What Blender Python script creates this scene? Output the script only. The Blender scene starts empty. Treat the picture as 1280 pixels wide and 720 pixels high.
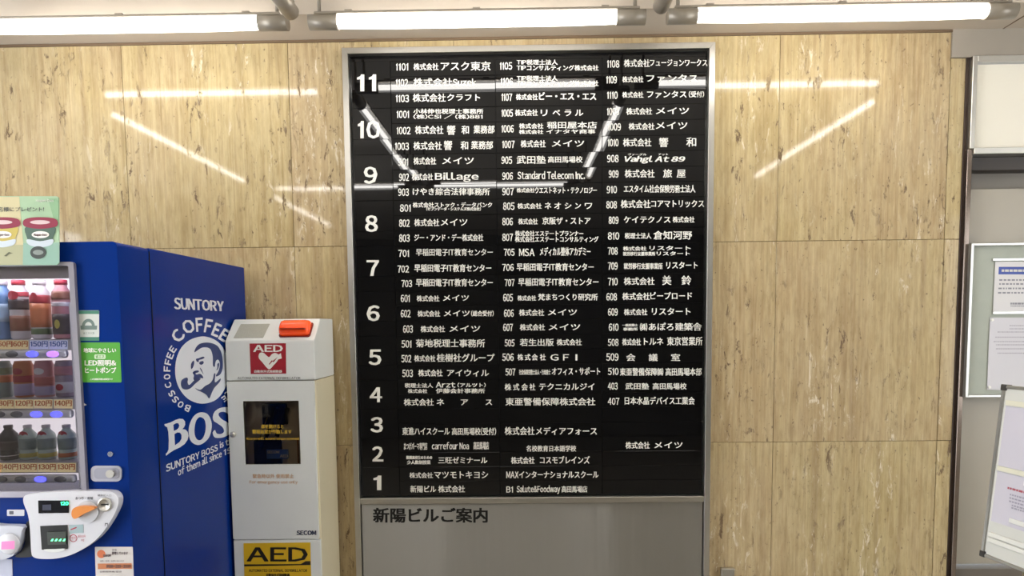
import bpy, bmesh, math, random
from mathutils import Vector, Matrix
random.seed(7)
S = bpy.context.scene
COL = S.collection

# ------------------------------------------------------------ camera
CX, CY, F = 640.0, 467.943, 841.889           # principal point and focal length of the cropped phone picture
R = ((0.9998665, -0.00925935, -0.01346249),    # world X, Y, Z in camera axes (x right, y down, z forward)
     (0.01274147, -0.07395394, 0.99718026),
     (-0.01022884, -0.99721867, -0.07382609))
CAM = Vector((0.0, -2.6, 1.62))
cam_d = bpy.data.cameras.new('camera'); cam = bpy.data.objects.new('camera', cam_d); COL.objects.link(cam)
cam_d.sensor_width = 36; cam_d.lens = F * 36 / 1280; cam_d.shift_y = (CY - 360) / 1280
m = Matrix(((R[0][0], -R[0][1], -R[0][2]), (R[1][0], -R[1][1], -R[1][2]), (R[2][0], -R[2][1], -R[2][2]))).to_4x4()
cam.matrix_world = Matrix.Translation(CAM) @ m
cam_d.clip_start = 0.02
S.camera = cam

# ------------------------------------------------------------ world, exposure
w = bpy.data.worlds.new('world'); S.world = w; w.use_nodes = True
bg = w.node_tree.nodes['Background']; bg.inputs[0].default_value = (0.9, 0.95, 1.0, 1); bg.inputs[1].default_value = 7.5
S.view_settings.view_transform = 'Standard'; S.view_settings.look = 'None'
S.view_settings.gamma = 1; S.view_settings.use_curve_mapping = False
S.view_settings.exposure = 0.42
TUBE = 21.0       # radiance of the fluorescent tubes

# ------------------------------------------------------------ helpers
def ray(px, py):
    c = (px - CX, py - CY, F)
    return Vector([sum(R[i][k] * c[k] for k in range(3)) for i in range(3)])
def W(px, py, y):                              # point of the plane y = const seen at that place of the photograph
    d = ray(px, py); return CAM + d * ((y - CAM.y) / d.y)
def SX(px, py, x):                             # same for a plane x = const
    d = ray(px, py); return CAM + d * ((x - CAM.x) / d.x)

def rgb(h):
    v = [int(h[i:i + 2], 16) / 255 for i in (0, 2, 4)]
    return tuple((c / 12.92 if c <= .04045 else ((c + .055) / 1.055) ** 2.4) for c in v) + (1,)

MATS = {}
def mat(name, col, rough=.5, metal=0, emit=None, es=0, spec=.5, coat=0, noise=0, nscale=30, bump=0, trans=0, alpha=1):
    if name in MATS: return MATS[name]
    m_ = bpy.data.materials.new(name); m_.use_nodes = True; nt = m_.node_tree; p = nt.nodes['Principled BSDF']
    if isinstance(col, str): col = rgb(col)
    p.inputs['Base Color'].default_value = col; p.inputs['Roughness'].default_value = rough
    p.inputs['Metallic'].default_value = metal; p.inputs['Specular IOR Level'].default_value = spec
    p.inputs['Coat Weight'].default_value = coat; p.inputs['Transmission Weight'].default_value = trans
    p.inputs['Alpha'].default_value = alpha
    if emit:
        p.inputs['Emission Color'].default_value = rgb(emit) if isinstance(emit, str) else emit
        p.inputs['Emission Strength'].default_value = es
    if noise or bump:
        g = nt.nodes.new('ShaderNodeNewGeometry'); n = nt.nodes.new('ShaderNodeTexNoise')
        n.inputs['Scale'].default_value = nscale; n.inputs['Detail'].default_value = 5
        nt.links.new(g.outputs['Position'], n.inputs['Vector'])
        if noise:
            r = nt.nodes.new('ShaderNodeValToRGB')
            r.color_ramp.elements[0].position = .3; r.color_ramp.elements[1].position = .7
            r.color_ramp.elements[0].color = tuple(c * (1 - noise) for c in col[:3]) + (1,)
            r.color_ramp.elements[1].color = tuple(min(1, c * (1 + noise)) for c in col[:3]) + (1,)
            nt.links.new(n.outputs['Fac'], r.inputs['Fac']); nt.links.new(r.outputs['Color'], p.inputs['Base Color'])
        if bump:
            b = nt.nodes.new('ShaderNodeBump'); b.inputs['Strength'].default_value = bump; b.inputs['Distance'].default_value = .002
            nt.links.new(n.outputs['Fac'], b.inputs['Height']); nt.links.new(b.outputs['Normal'], p.inputs['Normal'])
    MATS[name] = m_; return m_

def glass(name, tint='FFFFFF', rough=.02, refl=1.0):
    if name in MATS: return MATS[name]
    m_ = bpy.data.materials.new(name); m_.use_nodes = True; nt = m_.node_tree; nt.nodes.clear()
    o = nt.nodes.new('ShaderNodeOutputMaterial'); mx = nt.nodes.new('ShaderNodeMixShader')
    t = nt.nodes.new('ShaderNodeBsdfTransparent'); t.inputs[0].default_value = rgb(tint)
    gl = nt.nodes.new('ShaderNodeBsdfGlossy'); gl.inputs['Roughness'].default_value = rough
    fr = nt.nodes.new('ShaderNodeFresnel'); fr.inputs[0].default_value = 1.45
    mu = nt.nodes.new('ShaderNodeMath'); mu.operation = 'MULTIPLY'; mu.inputs[1].default_value = refl
    nt.links.new(fr.outputs[0], mu.inputs[0]); nt.links.new(mu.outputs[0], mx.inputs[0])
    nt.links.new(t.outputs[0], mx.inputs[1]); nt.links.new(gl.outputs[0], mx.inputs[2]); nt.links.new(mx.outputs[0], o.inputs[0])
    MATS[name] = m_; return m_

def worldloc(o):
    v = Vector((0, 0, 0))
    while o: v = v + o.location; o = o.parent
    return v
def link(name, me, mt, parent=None, kind=None):
    """link a mesh given in world coordinates as one object"""
    o = bpy.data.objects.new(name, me)
    if mt: me.materials.append(mt)
    COL.objects.link(o)
    if parent:
        o.parent = parent; me.transform(Matrix.Translation(-worldloc(parent)))
    if kind: o['kind'] = kind
    return o
def thing(name, label, cat, loc=(0, 0, 0), group=None):
    o = bpy.data.objects.new(name, None); COL.objects.link(o); o.location = loc
    o.empty_display_size = .05
    return tag(o, label, cat, group)
def tag(o, label, cat, group=None):
    o['label'] = label; o['category'] = cat
    if group: o['group'] = group
    return o
def bm_mesh(bm, smooth=False):
    bmesh.ops.recalc_face_normals(bm, faces=bm.faces)
    me = bpy.data.meshes.new('mesh'); bm.to_mesh(me); bm.free()
    if smooth:
        for p in me.polygons: p.use_smooth = True
    return me
def add_box(bm, a, b, bev=0, seg=1):
    a = Vector(a); b = Vector(b)
    lo = Vector([min(a[i], b[i]) for i in range(3)]); hi = Vector([max(a[i], b[i]) for i in range(3)])
    t = bmesh.new(); bmesh.ops.create_cube(t, size=1)
    for v in t.verts: v.co = Vector([lo[i] + (v.co[i] + .5) * (hi[i] - lo[i]) for i in range(3)])
    if bev: bmesh.ops.bevel(t, geom=t.edges[:], offset=bev, segments=seg, affect='EDGES', profile=.5)
    me = bpy.data.meshes.new('t'); t.to_mesh(me); t.free(); bm.from_mesh(me); bpy.data.meshes.remove(me)
def box(name, a, b, mt, parent=None, bev=0, seg=1, kind=None, rot=None):
    bm = bmesh.new(); add_box(bm, a, b, bev, seg)
    if rot:
        c = (Vector(a) + Vector(b)) / 2
        bmesh.ops.rotate(bm, verts=bm.verts, cent=c, matrix=rot)
    return link(name, bm_mesh(bm), mt, parent, kind)
def cyl_bm(bm, p0, p1, r0, r1=None, n=16, caps=True):
    p0 = Vector(p0); p1 = Vector(p1); r1 = r0 if r1 is None else r1
    d = (p1 - p0); q = d.to_track_quat('Z', 'Y')
    rings = []
    for p, r in ((p0, r0), (p1, r1)):
        rings.append([bm.verts.new(p + q @ Vector((r * math.cos(2 * math.pi * i / n), r * math.sin(2 * math.pi * i / n), 0))) for i in range(n)])
    for i in range(n): bm.faces.new((rings[0][i], rings[0][(i + 1) % n], rings[1][(i + 1) % n], rings[1][i]))
    if caps: bm.faces.new(rings[0][::-1]); bm.faces.new(rings[1])
def cyl(name, p0, p1, r0, mt, parent=None, r1=None, n=16, smooth=True):
    bm = bmesh.new(); cyl_bm(bm, p0, p1, r0, r1, n); me = bm_mesh(bm)
    if smooth:
        for p in me.polygons: p.use_smooth = len(p.vertices) == 4
    return link(name, me, mt, parent)
def lathe_me(prof, n=20):
    """prof: (radius, z) list, around the z axis at the origin"""
    bm = bmesh.new(); rings = []
    for r, z in prof:
        rings.append([bm.verts.new((max(r, 1e-4) * math.cos(2 * math.pi * i / n), max(r, 1e-4) * math.sin(2 * math.pi * i / n), z)) for i in range(n)])
    for a, b in zip(rings, rings[1:]):
        for i in range(n): bm.faces.new((a[i], a[(i + 1) % n], b[(i + 1) % n], b[i]))
    bm.faces.new(rings[0][::-1]); bm.faces.new(rings[-1])
    return bm_mesh(bm, True)
def lathe(name, prof, at, mt, parent=None, n=20):
    me = lathe_me(prof, n); me.transform(Matrix.Translation(at)); return link(name, me, mt, parent)
def tube_path(name, pts, r, mt, parent=None, n=8):
    bm = bmesh.new()
    for a, b in zip(pts, pts[1:]): cyl_bm(bm, a, b, r, n=n)
    return link(name, bm_mesh(bm), mt, parent)

def shape_me(loops, fn, thick=0.0, nrm=(0, -1, 0)):
    """flat outline with holes (2D loops) filled and laid on a surface by fn(u, v) -> point; thick gives it depth along nrm"""
    c = bpy.data.curves.new('s', 'CURVE'); c.dimensions = '2D'; c.fill_mode = 'BOTH'
    for lp in loops:
        s = c.splines.new('POLY'); s.points.add(len(lp) - 1)
        for p, q in zip(s.points, lp): p.co = (q[0], q[1], 0, 1)
        s.use_cyclic_u = True
    o = bpy.data.objects.new('s', c)
    me = bpy.data.meshes.new_from_object(o)
    bpy.data.objects.remove(o); bpy.data.curves.remove(c)
    bm = bmesh.new(); bm.from_mesh(me); bpy.data.meshes.remove(me)
    bmesh.ops.remove_doubles(bm, verts=bm.verts, dist=1e-6)
    for v in bm.verts: v.co = Vector(fn(v.co.x, v.co.y))
    if thick:
        r = bmesh.ops.extrude_face_region(bm, geom=bm.faces[:])
        for v in r['geom']:
            if isinstance(v, bmesh.types.BMVert): v.co += Vector(nrm) * thick
    return bm_mesh(bm)
def bez(pts, n=6):
    """closed smooth outline through pts (Catmull-Rom)"""
    out = []; k = len(pts)
    for i in range(k):
        p0, p1, p2, p3 = [Vector(pts[(i + j) % k]) for j in (-1, 0, 1, 2)]
        for s in range(n):
            t = s / n
            out.append(tuple(.5 * ((2 * p1) + (-p0 + p2) * t + (2 * p0 - 5 * p1 + 4 * p2 - p3) * t * t + (-p0 + 3 * p1 - 3 * p2 + p3) * t ** 3)))
    return out
def ell(cx, cy, rx, ry, n=40, a=0):
    return [(cx + rx * math.cos(t) * math.cos(a) - ry * math.sin(t) * math.sin(a), cy + rx * math.cos(t) * math.sin(a) + ry * math.sin(t) * math.cos(a)) for t in [2 * math.pi * i / n for i in range(n)]]
def rrect(x0, y0, x1, y1, r, n=5):
    out = []
    for cx, cy, a0 in ((x1 - r, y1 - r, 0), (x0 + r, y1 - r, 90), (x0 + r, y0 + r, 180), (x1 - r, y0 + r, 270)):
        for i in range(n + 1):
            a = math.radians(a0 + 90 * i / n); out.append((cx + r * math.cos(a), cy + r * math.sin(a)))
    return out

# ---- lettering: glyph outlines of Blender's own built-in font, laid out by hand
GL = {}
ONE = [(.345, .0), (.44, .0), (.44, .73), (.375, .73), (.345, .65), (.24, .52), (.345, .55), (.24, .59)]
def glyph(ch):
    if ch in GL: return GL[ch]
    if ch == '1':
        vs = ONE; fs = [[0, 1, 2, 4], [4, 2, 3], [5, 6, 4, 7]]
        GL[ch] = (vs, fs, .24 - .08, .44 + .11, True); return GL[ch]
    if ch == 'I':
        GL[ch] = ([(.2, 0), (.29, 0), (.29, .73), (.2, .73)], [[0, 1, 2, 3]], .13, .36, True); return GL[ch]
    src = ch; wide = True
    if '!' <= ch <= '~':
        src = chr(ord(ch) + 0xFEE0); wide = False
    c = bpy.data.curves.new('g', 'FONT'); c.body = src; c.resolution_u = 2
    o = bpy.data.objects.new('g', c); me = bpy.data.meshes.new_from_object(o)
    vs = [(v.co.x, v.co.y) for v in me.vertices]; fs = [list(p.vertices) for p in me.polygons]
    bpy.data.objects.remove(o); bpy.data.curves.remove(c); bpy.data.meshes.remove(me)
    if not vs: vs = [(0, 0)]
    x0 = min(v[0] for v in vs); x1 = max(v[0] for v in vs)
    if wide: GL[ch] = (vs, fs, 0, EM, False)
    else: GL[ch] = (vs, fs, x0 - .045, x1 + .045, True)
    return GL[ch]
_c = bpy.data.curves.new('g', 'FONT'); _c.body = '国'; _o = bpy.data.objects.new('g', _c); _m = bpy.data.meshes.new_from_object(_o)
_x = [v.co.x for v in _m.vertices]; _y = [v.co.y for v in _m.vertices]
EM = max(_x) + min(_x); YC = (max(_y) + min(_y)) / 2; GH = max(_y) - min(_y)
bpy.data.objects.remove(_o); bpy.data.curves.remove(_c); bpy.data.meshes.remove(_m)
def layout(s):
    """(verts, faces, ascii) in em units, baseline 0"""
    V = []; Fc = []; x = 0; asc = True
    for ch in s:
        if ch == ' ': x += .3; continue
        if ch == '\u3000': x += EM; continue
        vs, fs, a, b, isasc = glyph(ch); k = len(V)
        if not isasc: asc = False
        V += [(vx - a + x, vy) for vx, vy in vs]; Fc += [[i + k for i in f] for f in fs]; x += b - a
    return V, Fc, asc
CAPH = .735
def text_geo(acc, s, x0, x1, yc, h, fn, bold=0.0, shear=0.0, down=True, nrm=(0, -1, 0)):
    """fit string s between x0 and x1, centred on yc, character height h, in a 2D frame mapped by fn; down: v grows downwards"""
    V, Fc, asc = layout(s)
    a = min(v[0] for v in V); b = max(v[0] for v in V)
    sx = (x1 - x0) / (b - a)
    cy, gh = (CAPH / 2, CAPH) if asc else (YC, GH)
    sy = h / gh; sg = -1 if down else 1
    offs = [(0, 0)] if not bold else [(-bold, -bold * .5), (bold, -bold * .5), (-bold, bold * .5), (bold, bold * .5)]
    for li, (ox, oy) in enumerate(offs):
        k = len(acc[0]); lift = Vector(nrm) * (.00012 * li)
        for vx, vy in V:
            u = x0 + (vx - a) * sx + ox; v = yc + sg * ((vy - cy) * sy) + oy
            acc[0].append(tuple(Vector(fn(u + shear * (vy - cy) * sy, v)) + lift))
        acc[1].extend([[i + k for i in f] for f in Fc])
def acc_obj(name, acc, mt, parent):
    me = bpy.data.meshes.new('lettering'); me.from_pydata(acc[0], [], acc[1]); me.update()
    return link(name, me, mt, parent, 'stuff')
def text(name, s, x0, x1, yc, h, fn, mt, parent, bold=0, shear=0, down=True, nrm=(0, -1, 0)):
    acc = ([], []); text_geo(acc, s, x0, x1, yc, h, fn, bold, shear, down, nrm); return acc_obj(name, acc, mt, parent)

# ------------------------------------------------------------ materials
def travertine():
    m_ = bpy.data.materials.new('travertine'); m_.use_nodes = True; nt = m_.node_tree; L = nt.links; N = nt.nodes
    p = N['Principled BSDF']
    g = N.new('ShaderNodeNewGeometry'); oi = N.new('ShaderNodeObjectInfo')
    cmb = N.new('ShaderNodeCombineXYZ'); ml = N.new('ShaderNodeMath'); ml.operation = 'MULTIPLY'; ml.inputs[1].default_value = 9
    L.new(oi.outputs['Random'], ml.inputs[0]); L.new(ml.outputs[0], cmb.inputs[0]); L.new(ml.outputs[0], cmb.inputs[1])
    ad = N.new('ShaderNodeVectorMath'); ad.operation = 'ADD'; L.new(g.outputs['Position'], ad.inputs[0]); L.new(cmb.outputs[0], ad.inputs[1])
    def noise(sc, vec, det=6, rough=.6, dist=0):
        mp = N.new('ShaderNodeMapping'); mp.inputs['Scale'].default_value = vec
        L.new(ad.outputs[0], mp.inputs[0]); n = N.new('ShaderNodeTexNoise'); n.inputs['Scale'].default_value = sc
        n.inputs['Detail'].default_value = det; n.inputs['Roughness'].default_value = rough; n.inputs['Distortion'].default_value = dist
        L.new(mp.outputs[0], n.inputs['Vector']); return n.outputs['Fac']
    def ramp(src, stops):
        r = N.new('ShaderNodeValToRGB'); cr = r.color_ramp
        while len(cr.elements) < len(stops): cr.elements.new(.5)
        for e, (pos, c) in zip(cr.elements, stops): e.position = pos; e.color = c if isinstance(c, tuple) else rgb(c)
        L.new(src, r.inputs[0]); return r.outputs[0]
    def mix(f, a, b, mode='MIX'):
        x = N.new('ShaderNodeMix'); x.data_type = 'RGBA'; x.blend_type = mode
        if isinstance(f, float): x.inputs[0].default_value = f
        else: L.new(f, x.inputs[0])
        for i, v in ((6, a), (7, b)):
            if isinstance(v, tuple): x.inputs[i].default_value = v
            else: L.new(v, x.inputs[i])
        return x.outputs[2]
    bands = ramp(noise(9, (2.2, 2.2, .05), 4, .65), [(.34, '957D60'), (.43, 'B49F78'), (.5, 'C3B088'), (.56, 'AA936E'), (.64, 'C3B088'), (.72, '9B8560')])
    base = ramp(noise(6.0, (2.4, 2.4, .38), 9, .66, .25), [(.32, '937C57'), (.43, 'B7A177'), (.5, 'C8B68F'), (.57, 'AF986E'), (.66, 'BEAB83'), (.76, '89734E')])
    col = mix(.55, base, bands)
    fine = ramp(noise(24, (2.2, 2.2, .5), 6, .7), [(.34, (.80, .78, .74, 1)), (.5, (1, 1, 1, 1)), (.66, (1.1, 1.1, 1.1, 1))])
    col = mix(.7, col, fine, 'MULTIPLY')
    lines = ramp(noise(55, (2.4, 2.4, .045), 4, .7), [(.36, (.74, .72, .68, 1)), (.46, (1, 1, 1, 1)), (.56, (1, 1, 1, 1)), (.66, (1.18, 1.18, 1.16, 1))])
    col = mix(.5, col, lines, 'MULTIPLY')
    broad = ramp(noise(1.3, (1.2, 1.2, .5), 4, .6), [(.38, 'AE9078'), (.5, 'BFAA84'), (.62, 'BCAC70')])
    col = mix(.16, col, broad)
    zone = ramp(noise(3.0, (2.6, 2.6, .4), 4, .6), [(.5, (0, 0, 0, 1)), (.6, (1, 1, 1, 1))])
    wh = ramp(noise(20, (2.0, 2.0, .45), 7, .75, .9), [(.565, (0, 0, 0, 1)), (.63, (1, 1, 1, 1))])
    mw = N.new('ShaderNodeMath'); mw.operation = 'MULTIPLY'; L.new(zone, mw.inputs[0]); L.new(wh, mw.inputs[1])
    mw2 = N.new('ShaderNodeMath'); mw2.operation = 'MULTIPLY'; mw2.inputs[1].default_value = .7; L.new(mw.outputs[0], mw2.inputs[0])
    col = mix(mw2.outputs[0], col, rgb('EDE4CC'))
    zone2 = ramp(noise(3.4, (3.0, 3.0, .5), 4, .6), [(.44, (0, 0, 0, 1)), (.58, (1, 1, 1, 1))])
    pit = ramp(noise(15, (2.4, 2.4, .75), 8, .76, .5), [(.578, (0, 0, 0, 1)), (.605, (1, 1, 1, 1))])
    mp_ = N.new('ShaderNodeMath'); mp_.operation = 'MULTIPLY'; L.new(zone2, mp_.inputs[0]); L.new(pit, mp_.inputs[1])
    dots = ramp(noise(85, (1, 1, .6), 3, .6), [(.67, (0, 0, 0, 1)), (.70, (.8, .8, .8, 1))])
    mx = N.new('ShaderNodeMath'); mx.operation = 'MAXIMUM'; L.new(mp_.outputs[0], mx.inputs[0]); L.new(dots, mx.inputs[1])
    mx2 = N.new('ShaderNodeMath'); mx2.operation = 'MULTIPLY'; mx2.inputs[1].default_value = .8; L.new(mx.outputs[0], mx2.inputs[0])
    col = mix(mx2.outputs[0], col, rgb('543A24'))
    L.new(col, p.inputs['Base Color'])
    rr = N.new('ShaderNodeMath'); rr.operation = 'MULTIPLY_ADD'; rr.inputs[1].default_value = .5; rr.inputs[2].default_value = .05
    L.new(mx.outputs[0], rr.inputs[0]); L.new(rr.outputs[0], p.inputs['Roughness'])
    p.inputs['Specular IOR Level'].default_value = .36
    iv = N.new('ShaderNodeMath'); iv.operation = 'SUBTRACT'; iv.inputs[0].default_value = 1; L.new(mx.outputs[0], iv.inputs[1])
    b = N.new('ShaderNodeBump'); b.inputs['Strength'].default_value = .5; b.inputs['Distance'].default_value = .002
    L.new(iv.outputs[0], b.inputs['Height']); L.new(b.outputs[0], p.inputs['Normal'])
    return m_
M_TRAV = travertine()
def brushed(name, col, rough):
    m_ = mat(name, col, rough, 1); nt = m_.node_tree; p = nt.nodes['Principled BSDF']
    c = nt.nodes.new('ShaderNodeCombineXYZ'); c.inputs[2].default_value = 1
    nt.links.new(c.outputs[0], p.inputs['Tangent']); p.inputs['Anisotropic'].default_value = 1
    g = nt.nodes.new('ShaderNodeNewGeometry'); mp = nt.nodes.new('ShaderNodeMapping'); mp.inputs['Scale'].default_value = (9, 9, .6)
    n = nt.nodes.new('ShaderNodeTexNoise'); n.inputs['Scale'].default_value = 1; n.inputs['Detail'].default_value = 3
    nt.links.new(g.outputs['Position'], mp.inputs[0]); nt.links.new(mp.outputs[0], n.inputs['Vector'])
    b = nt.nodes.new('ShaderNodeBump'); b.inputs['Strength'].default_value = 1; b.inputs['Distance'].default_value = .006      # the sheet is not quite flat
    nt.links.new(n.outputs['Fac'], b.inputs['Height']); nt.links.new(b.outputs[0], p.inputs['Normal'])
    return m_
M_STEEL = brushed('brushed_steel', 'BCBCBA', .36)
M_STEELV = mat('satin_steel', 'C6C3BC', .36, 1, noise=.05, nscale=8)
M_CEIL = mat('ceiling_paint', 'D9D2C8', .7, noise=.04, nscale=3)
M_FLOOR = mat('floor_tile', 'A29A8C', .3, noise=.1, nscale=4)
M_DARKWALL = mat('rear_wall_paint', '6A655C', .6, noise=.15, nscale=1.5)
M_SIDEWALL = mat('side_wall_paint', 'C8BFAE', .6, noise=.05, nscale=3)
M_ACRYL = mat('black_acrylic', '0A0A0C', .025, spec=.5)
M_BLACK = mat('matt_black', '050505', .6)
M_WHITE = mat('white_print', 'F0EEE6', .5)
M_GREYP = mat('grey_print', 'C9C7C0', .5)
M_TUBE = mat('tube_glow', 'FFFFFF', .4, emit=(1, .97, .92, 1), es=TUBE)
def diffuser_mat():
    m_ = bpy.data.materials.new('diffuser_glow'); m_.use_nodes = True; nt = m_.node_tree; nt.nodes.clear()
    o = nt.nodes.new('ShaderNodeOutputMaterial'); mx = nt.nodes.new('ShaderNodeMixShader'); mx.inputs[0].default_value = .3
    t = nt.nodes.new('ShaderNodeBsdfTransparent'); e = nt.nodes.new('ShaderNodeEmission'); e.inputs[0].default_value = (1, .97, .93, 1); e.inputs[1].default_value = 6.5
    nt.links.new(t.outputs[0], mx.inputs[1]); nt.links.new(e.outputs[0], mx.inputs[2]); nt.links.new(mx.outputs[0], o.inputs[0])
    return m_
M_DIFF = diffuser_mat()
M_CAP = mat('lamp_metal', '9A9183', .4, .3)
M_TRIM = mat('trim_brown', '6B563F', .6)
M_DARKTRIM = mat('dark_bronze', '3C2E26', .4, .4)
M_GROUT = mat('joint_grout', 'A08A62', .9)

# ------------------------------------------------------------ setting
ZC = 2.69; ZU = 2.86
box('floor', (-3.8, -7, -.1), (3.6, .3, 0), M_FLOOR, kind='structure')
box('ceiling', (-3.8, -7, ZU), (3.6, .3, ZU + .1), M_CEIL, kind='structure')
trim1 = box('trim_1', (-3.8, -.21, ZC), (3.6, .1, ZU), mat('soffit_paint', 'C4B8A8', .7, noise=.05, nscale=4), kind='structure')
box('wall_left', (-3.9, -7, 2.45), (-3.8, .3, ZU), M_SIDEWALL, kind='structure')      # lintel over an unseen opening, added to let daylight in
box('wall_left', (-3.9, -7, 0), (-3.8, -3.4, 2.45), M_SIDEWALL, kind='structure')
box('wall_left', (-3.9, -1.3, 0), (-3.8, .3, 2.45), M_SIDEWALL, kind='structure')
box('wall_right', (3.6, -7, 2.45), (3.7, .3, ZU), M_SIDEWALL, kind='structure')  # lintel over a second opening, added out of view for more daylight
box('wall_right', (3.6, -7, 0), (3.7, -2.9, 2.45), M_SIDEWALL, kind='structure')
box('wall_right', (3.6, -1.5, 0), (3.7, .3, 2.45), M_SIDEWALL, kind='structure')
box('wall_right', (3.6, -2.9, 0), (3.7, -1.5, .9), M_SIDEWALL, kind='structure')
box('wall_rear', (-3.8, -7.1, 0), (3.6, -7, ZU), M_DARKWALL, kind='structure')
wall = box('wall_front', (-3.8, .02, 0), (1.668, .12, ZC), M_GROUT, kind='structure')
XE = [-3.8, -3.37, -2.75, -2.12, -1.495, -.865, -.24, .36, .975, 1.606]
ZE = [0, .385, 1.155, 1.925, ZC]
for i in range(len(XE) - 1):
    for j in range(len(ZE) - 1):
        g = .0008
        rot = Matrix.Rotation(random.gauss(0, .0006), 3, 'Z') @ Matrix.Rotation(random.gauss(0, .0006), 3, 'X')
        box('marble_slab', (XE[i] + g, 0, ZE[j] + g), (XE[i + 1] - g, .022, ZE[j + 1] - g), M_TRAV, wall, bev=.0008, rot=rot)
for j in range(len(ZE) - 1):     # narrow last strip by the doorway, turned a little
    zt = min(ZE[j + 1], 2.59)
    box('marble_slab', (1.608, .003, ZE[j] + .001), (1.664, .025, zt - .001), M_TRAV, wall, bev=.0008, rot=Matrix.Rotation(.02, 3, 'Z'))
box('trim_2', (-3.8, -.006, ZC - .009), (1.606, .0, ZC), M_TRIM, kind='structure')     # dark bead between wall and soffit
box('trim_3', (1.606, -.006, 2.59), (3.6, .12, ZC), mat('beam_paint', 'A39A8D', .7, noise=.05, nscale=4), kind='structure')
for nm, yy in (('ceiling_seam', 1.79),):
    box(nm, (1.788, -.205, ZC - .0015), (1.792, 0, ZC), M_TRIM, trim1)

# doorway on the right: jambs, transom panel, shutter recess, lower panel
M_CREAM = mat('cream_panel', 'F0EADA', .22, noise=.03, nscale=2)
M_LGREY = mat('pale_grey_panel', 'A79F90', .45, noise=.04, nscale=3)
door = box('door_1', (1.69, .03, 0), (3.6, .10, .64), M_DARKTRIM, kind='structure')
box('reveal', (1.664, .0, 0), (1.676, .10, 2.59), M_DARKTRIM, door, bev=.001)
box('upper_jamb', (1.676, -.02, 2.255), (1.693, .10, 2.59), M_STEELV, door, bev=.0015)
box('lower_jamb', (1.674, -.012, 0), (1.692, .10, 2.2545), mat('polished_jamb', '8C8078', .14, .9), door, bev=.0015)
box('head_rail', (1.693, -.02, 2.568), (3.6, .10, 2.59), M_STEELV, door, bev=.0015)
box('transom_rail', (1.693, -.02, 2.235), (3.6, .10, 2.258), M_STEELV, door, bev=.0015)
box('transom_panel', (1.697, .0, 2.262), (3.6, .05, 2.564), M_CREAM, door)
box('shutter_recess', (1.693, .09, 2.09), (3.6, .10, 2.235), mat('recess_grey', '8C857C', .6), door)
box('shutter_slat', (1.693, .03, 2.185), (3.6, .09, 2.234), mat('recess_dark', '3A322C', .5), door, bev=.001)
box('lower_panel', (1.693, .03, .655), (3.6, .09, 2.115), M_LGREY, door, bev=.001)
box('shelf_rail', (1.693, -.0, .60), (3.6, .09, .645), mat('rail_dark', '6A6258', .5), door, bev=.002)

# ------------------------------------------------------------ fluorescent lamps in a grid
JX = [-3.05, -1.885, -.717, .450, 1.638, 2.79]
def lamp(p0, p1, label, cap=.084):
    p0 = Vector(p0); p1 = Vector(p1); d = (p1 - p0).normalized(); L = (p1 - p0).length
    t = thing('fluorescent_lamp', label, 'ceiling light', ((p0 + p1) / 2)[:], 'fluorescent tube lamps in a grid')
    side = Vector((-d.y, d.x, 0)); up = Vector((0, 0, 1))
    def barrel(name, a, b, r, mt, n=18, bulge=0):
        bm = bmesh.new(); rings = []; K = 7 if bulge else 2
        for k in range(K):
            s = k / (K - 1); c = p0 + d * (a + (b - a) * s)
            rr = r
            if bulge: rr = r * (1 - .12 * abs(2 * s - 1) ** 6)
            ring = []
            for i in range(n):
                an = 2 * math.pi * i / n; z = rr * math.sin(an); z = min(z, r * .62)
                ring.append(bm.verts.new(c + side * rr * math.cos(an) + up * z))
            rings.append(ring)
        for q, s_ in zip(rings, rings[1:]):
            for i in range(n): bm.faces.new((q[i], q[(i + 1) % n], s_[(i + 1) % n], s_[i]))
        bm.faces.new(rings[0][::-1]); bm.faces.new(rings[-1])
        me = bm_mesh(bm)
        for p in me.polygons: p.use_smooth = len(p.vertices) == 4
        return link(name, me, mt, t)
    cyl('tube', p0 + d * (cap - .01), p1 - d * (cap - .01), .011, M_TUBE, t, n=12)
    barrel('diffuser', cap - .001, L - cap + .001, .0245, M_DIFF, bulge=1)
    barrel('end_cap', 0, cap, .0258, M_CAP); barrel('end_cap', L - cap, L, .0258, M_CAP)
    bm = bmesh.new()
    a = p0 + d * .02 - side * .02 + up * .0175; b = p1 - d * .02 + side * .02 + up * .026
    add_box(bm, a, b, .002); link('housing', bm_mesh(bm), M_CAP, t)
    for q in (.12, .5, .88):
        c = p0 + d * (L * q) + up * .026
        box('bracket', c - d * .012 - side * .016, c + d * .012 + side * .016 + up * .006, M_CAP, t)
    for q in (.03, .97):
        c = p0 + d * (L * q) + up * .026
        cyl('hanger_rod', c, Vector((c.x, c.y, ZU)), .006, M_CAP, t, n=8)
ZL = 2.613
def row(k, y, label): lamp((JX[k] + .036, y, ZL), (JX[k + 1] - .036, y, ZL), label, .094)
row(1, -.327, 'lit tube lamp along the wall top, left, above the vending machine side')
row(2, -.327, 'lit tube lamp along the wall top, middle, above the black directory board')
row(3, -.327, 'lit tube lamp along the wall top, right, above the bare marble')
row(1, -2.33, 'tube lamp parallel to the wall behind the viewpoint, reflected left of the board')
row(2, -2.33, 'tube lamp parallel to the wall behind the viewpoint, reflected in the black board')
lamp((JX[1], -.40, ZL), (JX[1], -2.2, ZL), 'tube lamp running away from the wall, reflected in the marble above the vending machine', .14)
lamp((JX[2], -.40, ZL), (JX[2], -2.2, ZL), 'grey lamp end pointing at the wall, left of the middle wall lamp', .14)
lamp((JX[3], -.40, ZL), (JX[3], -2.2, ZL), 'grey lamp end pointing at the wall, right of the middle wall lamp', .14)
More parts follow.
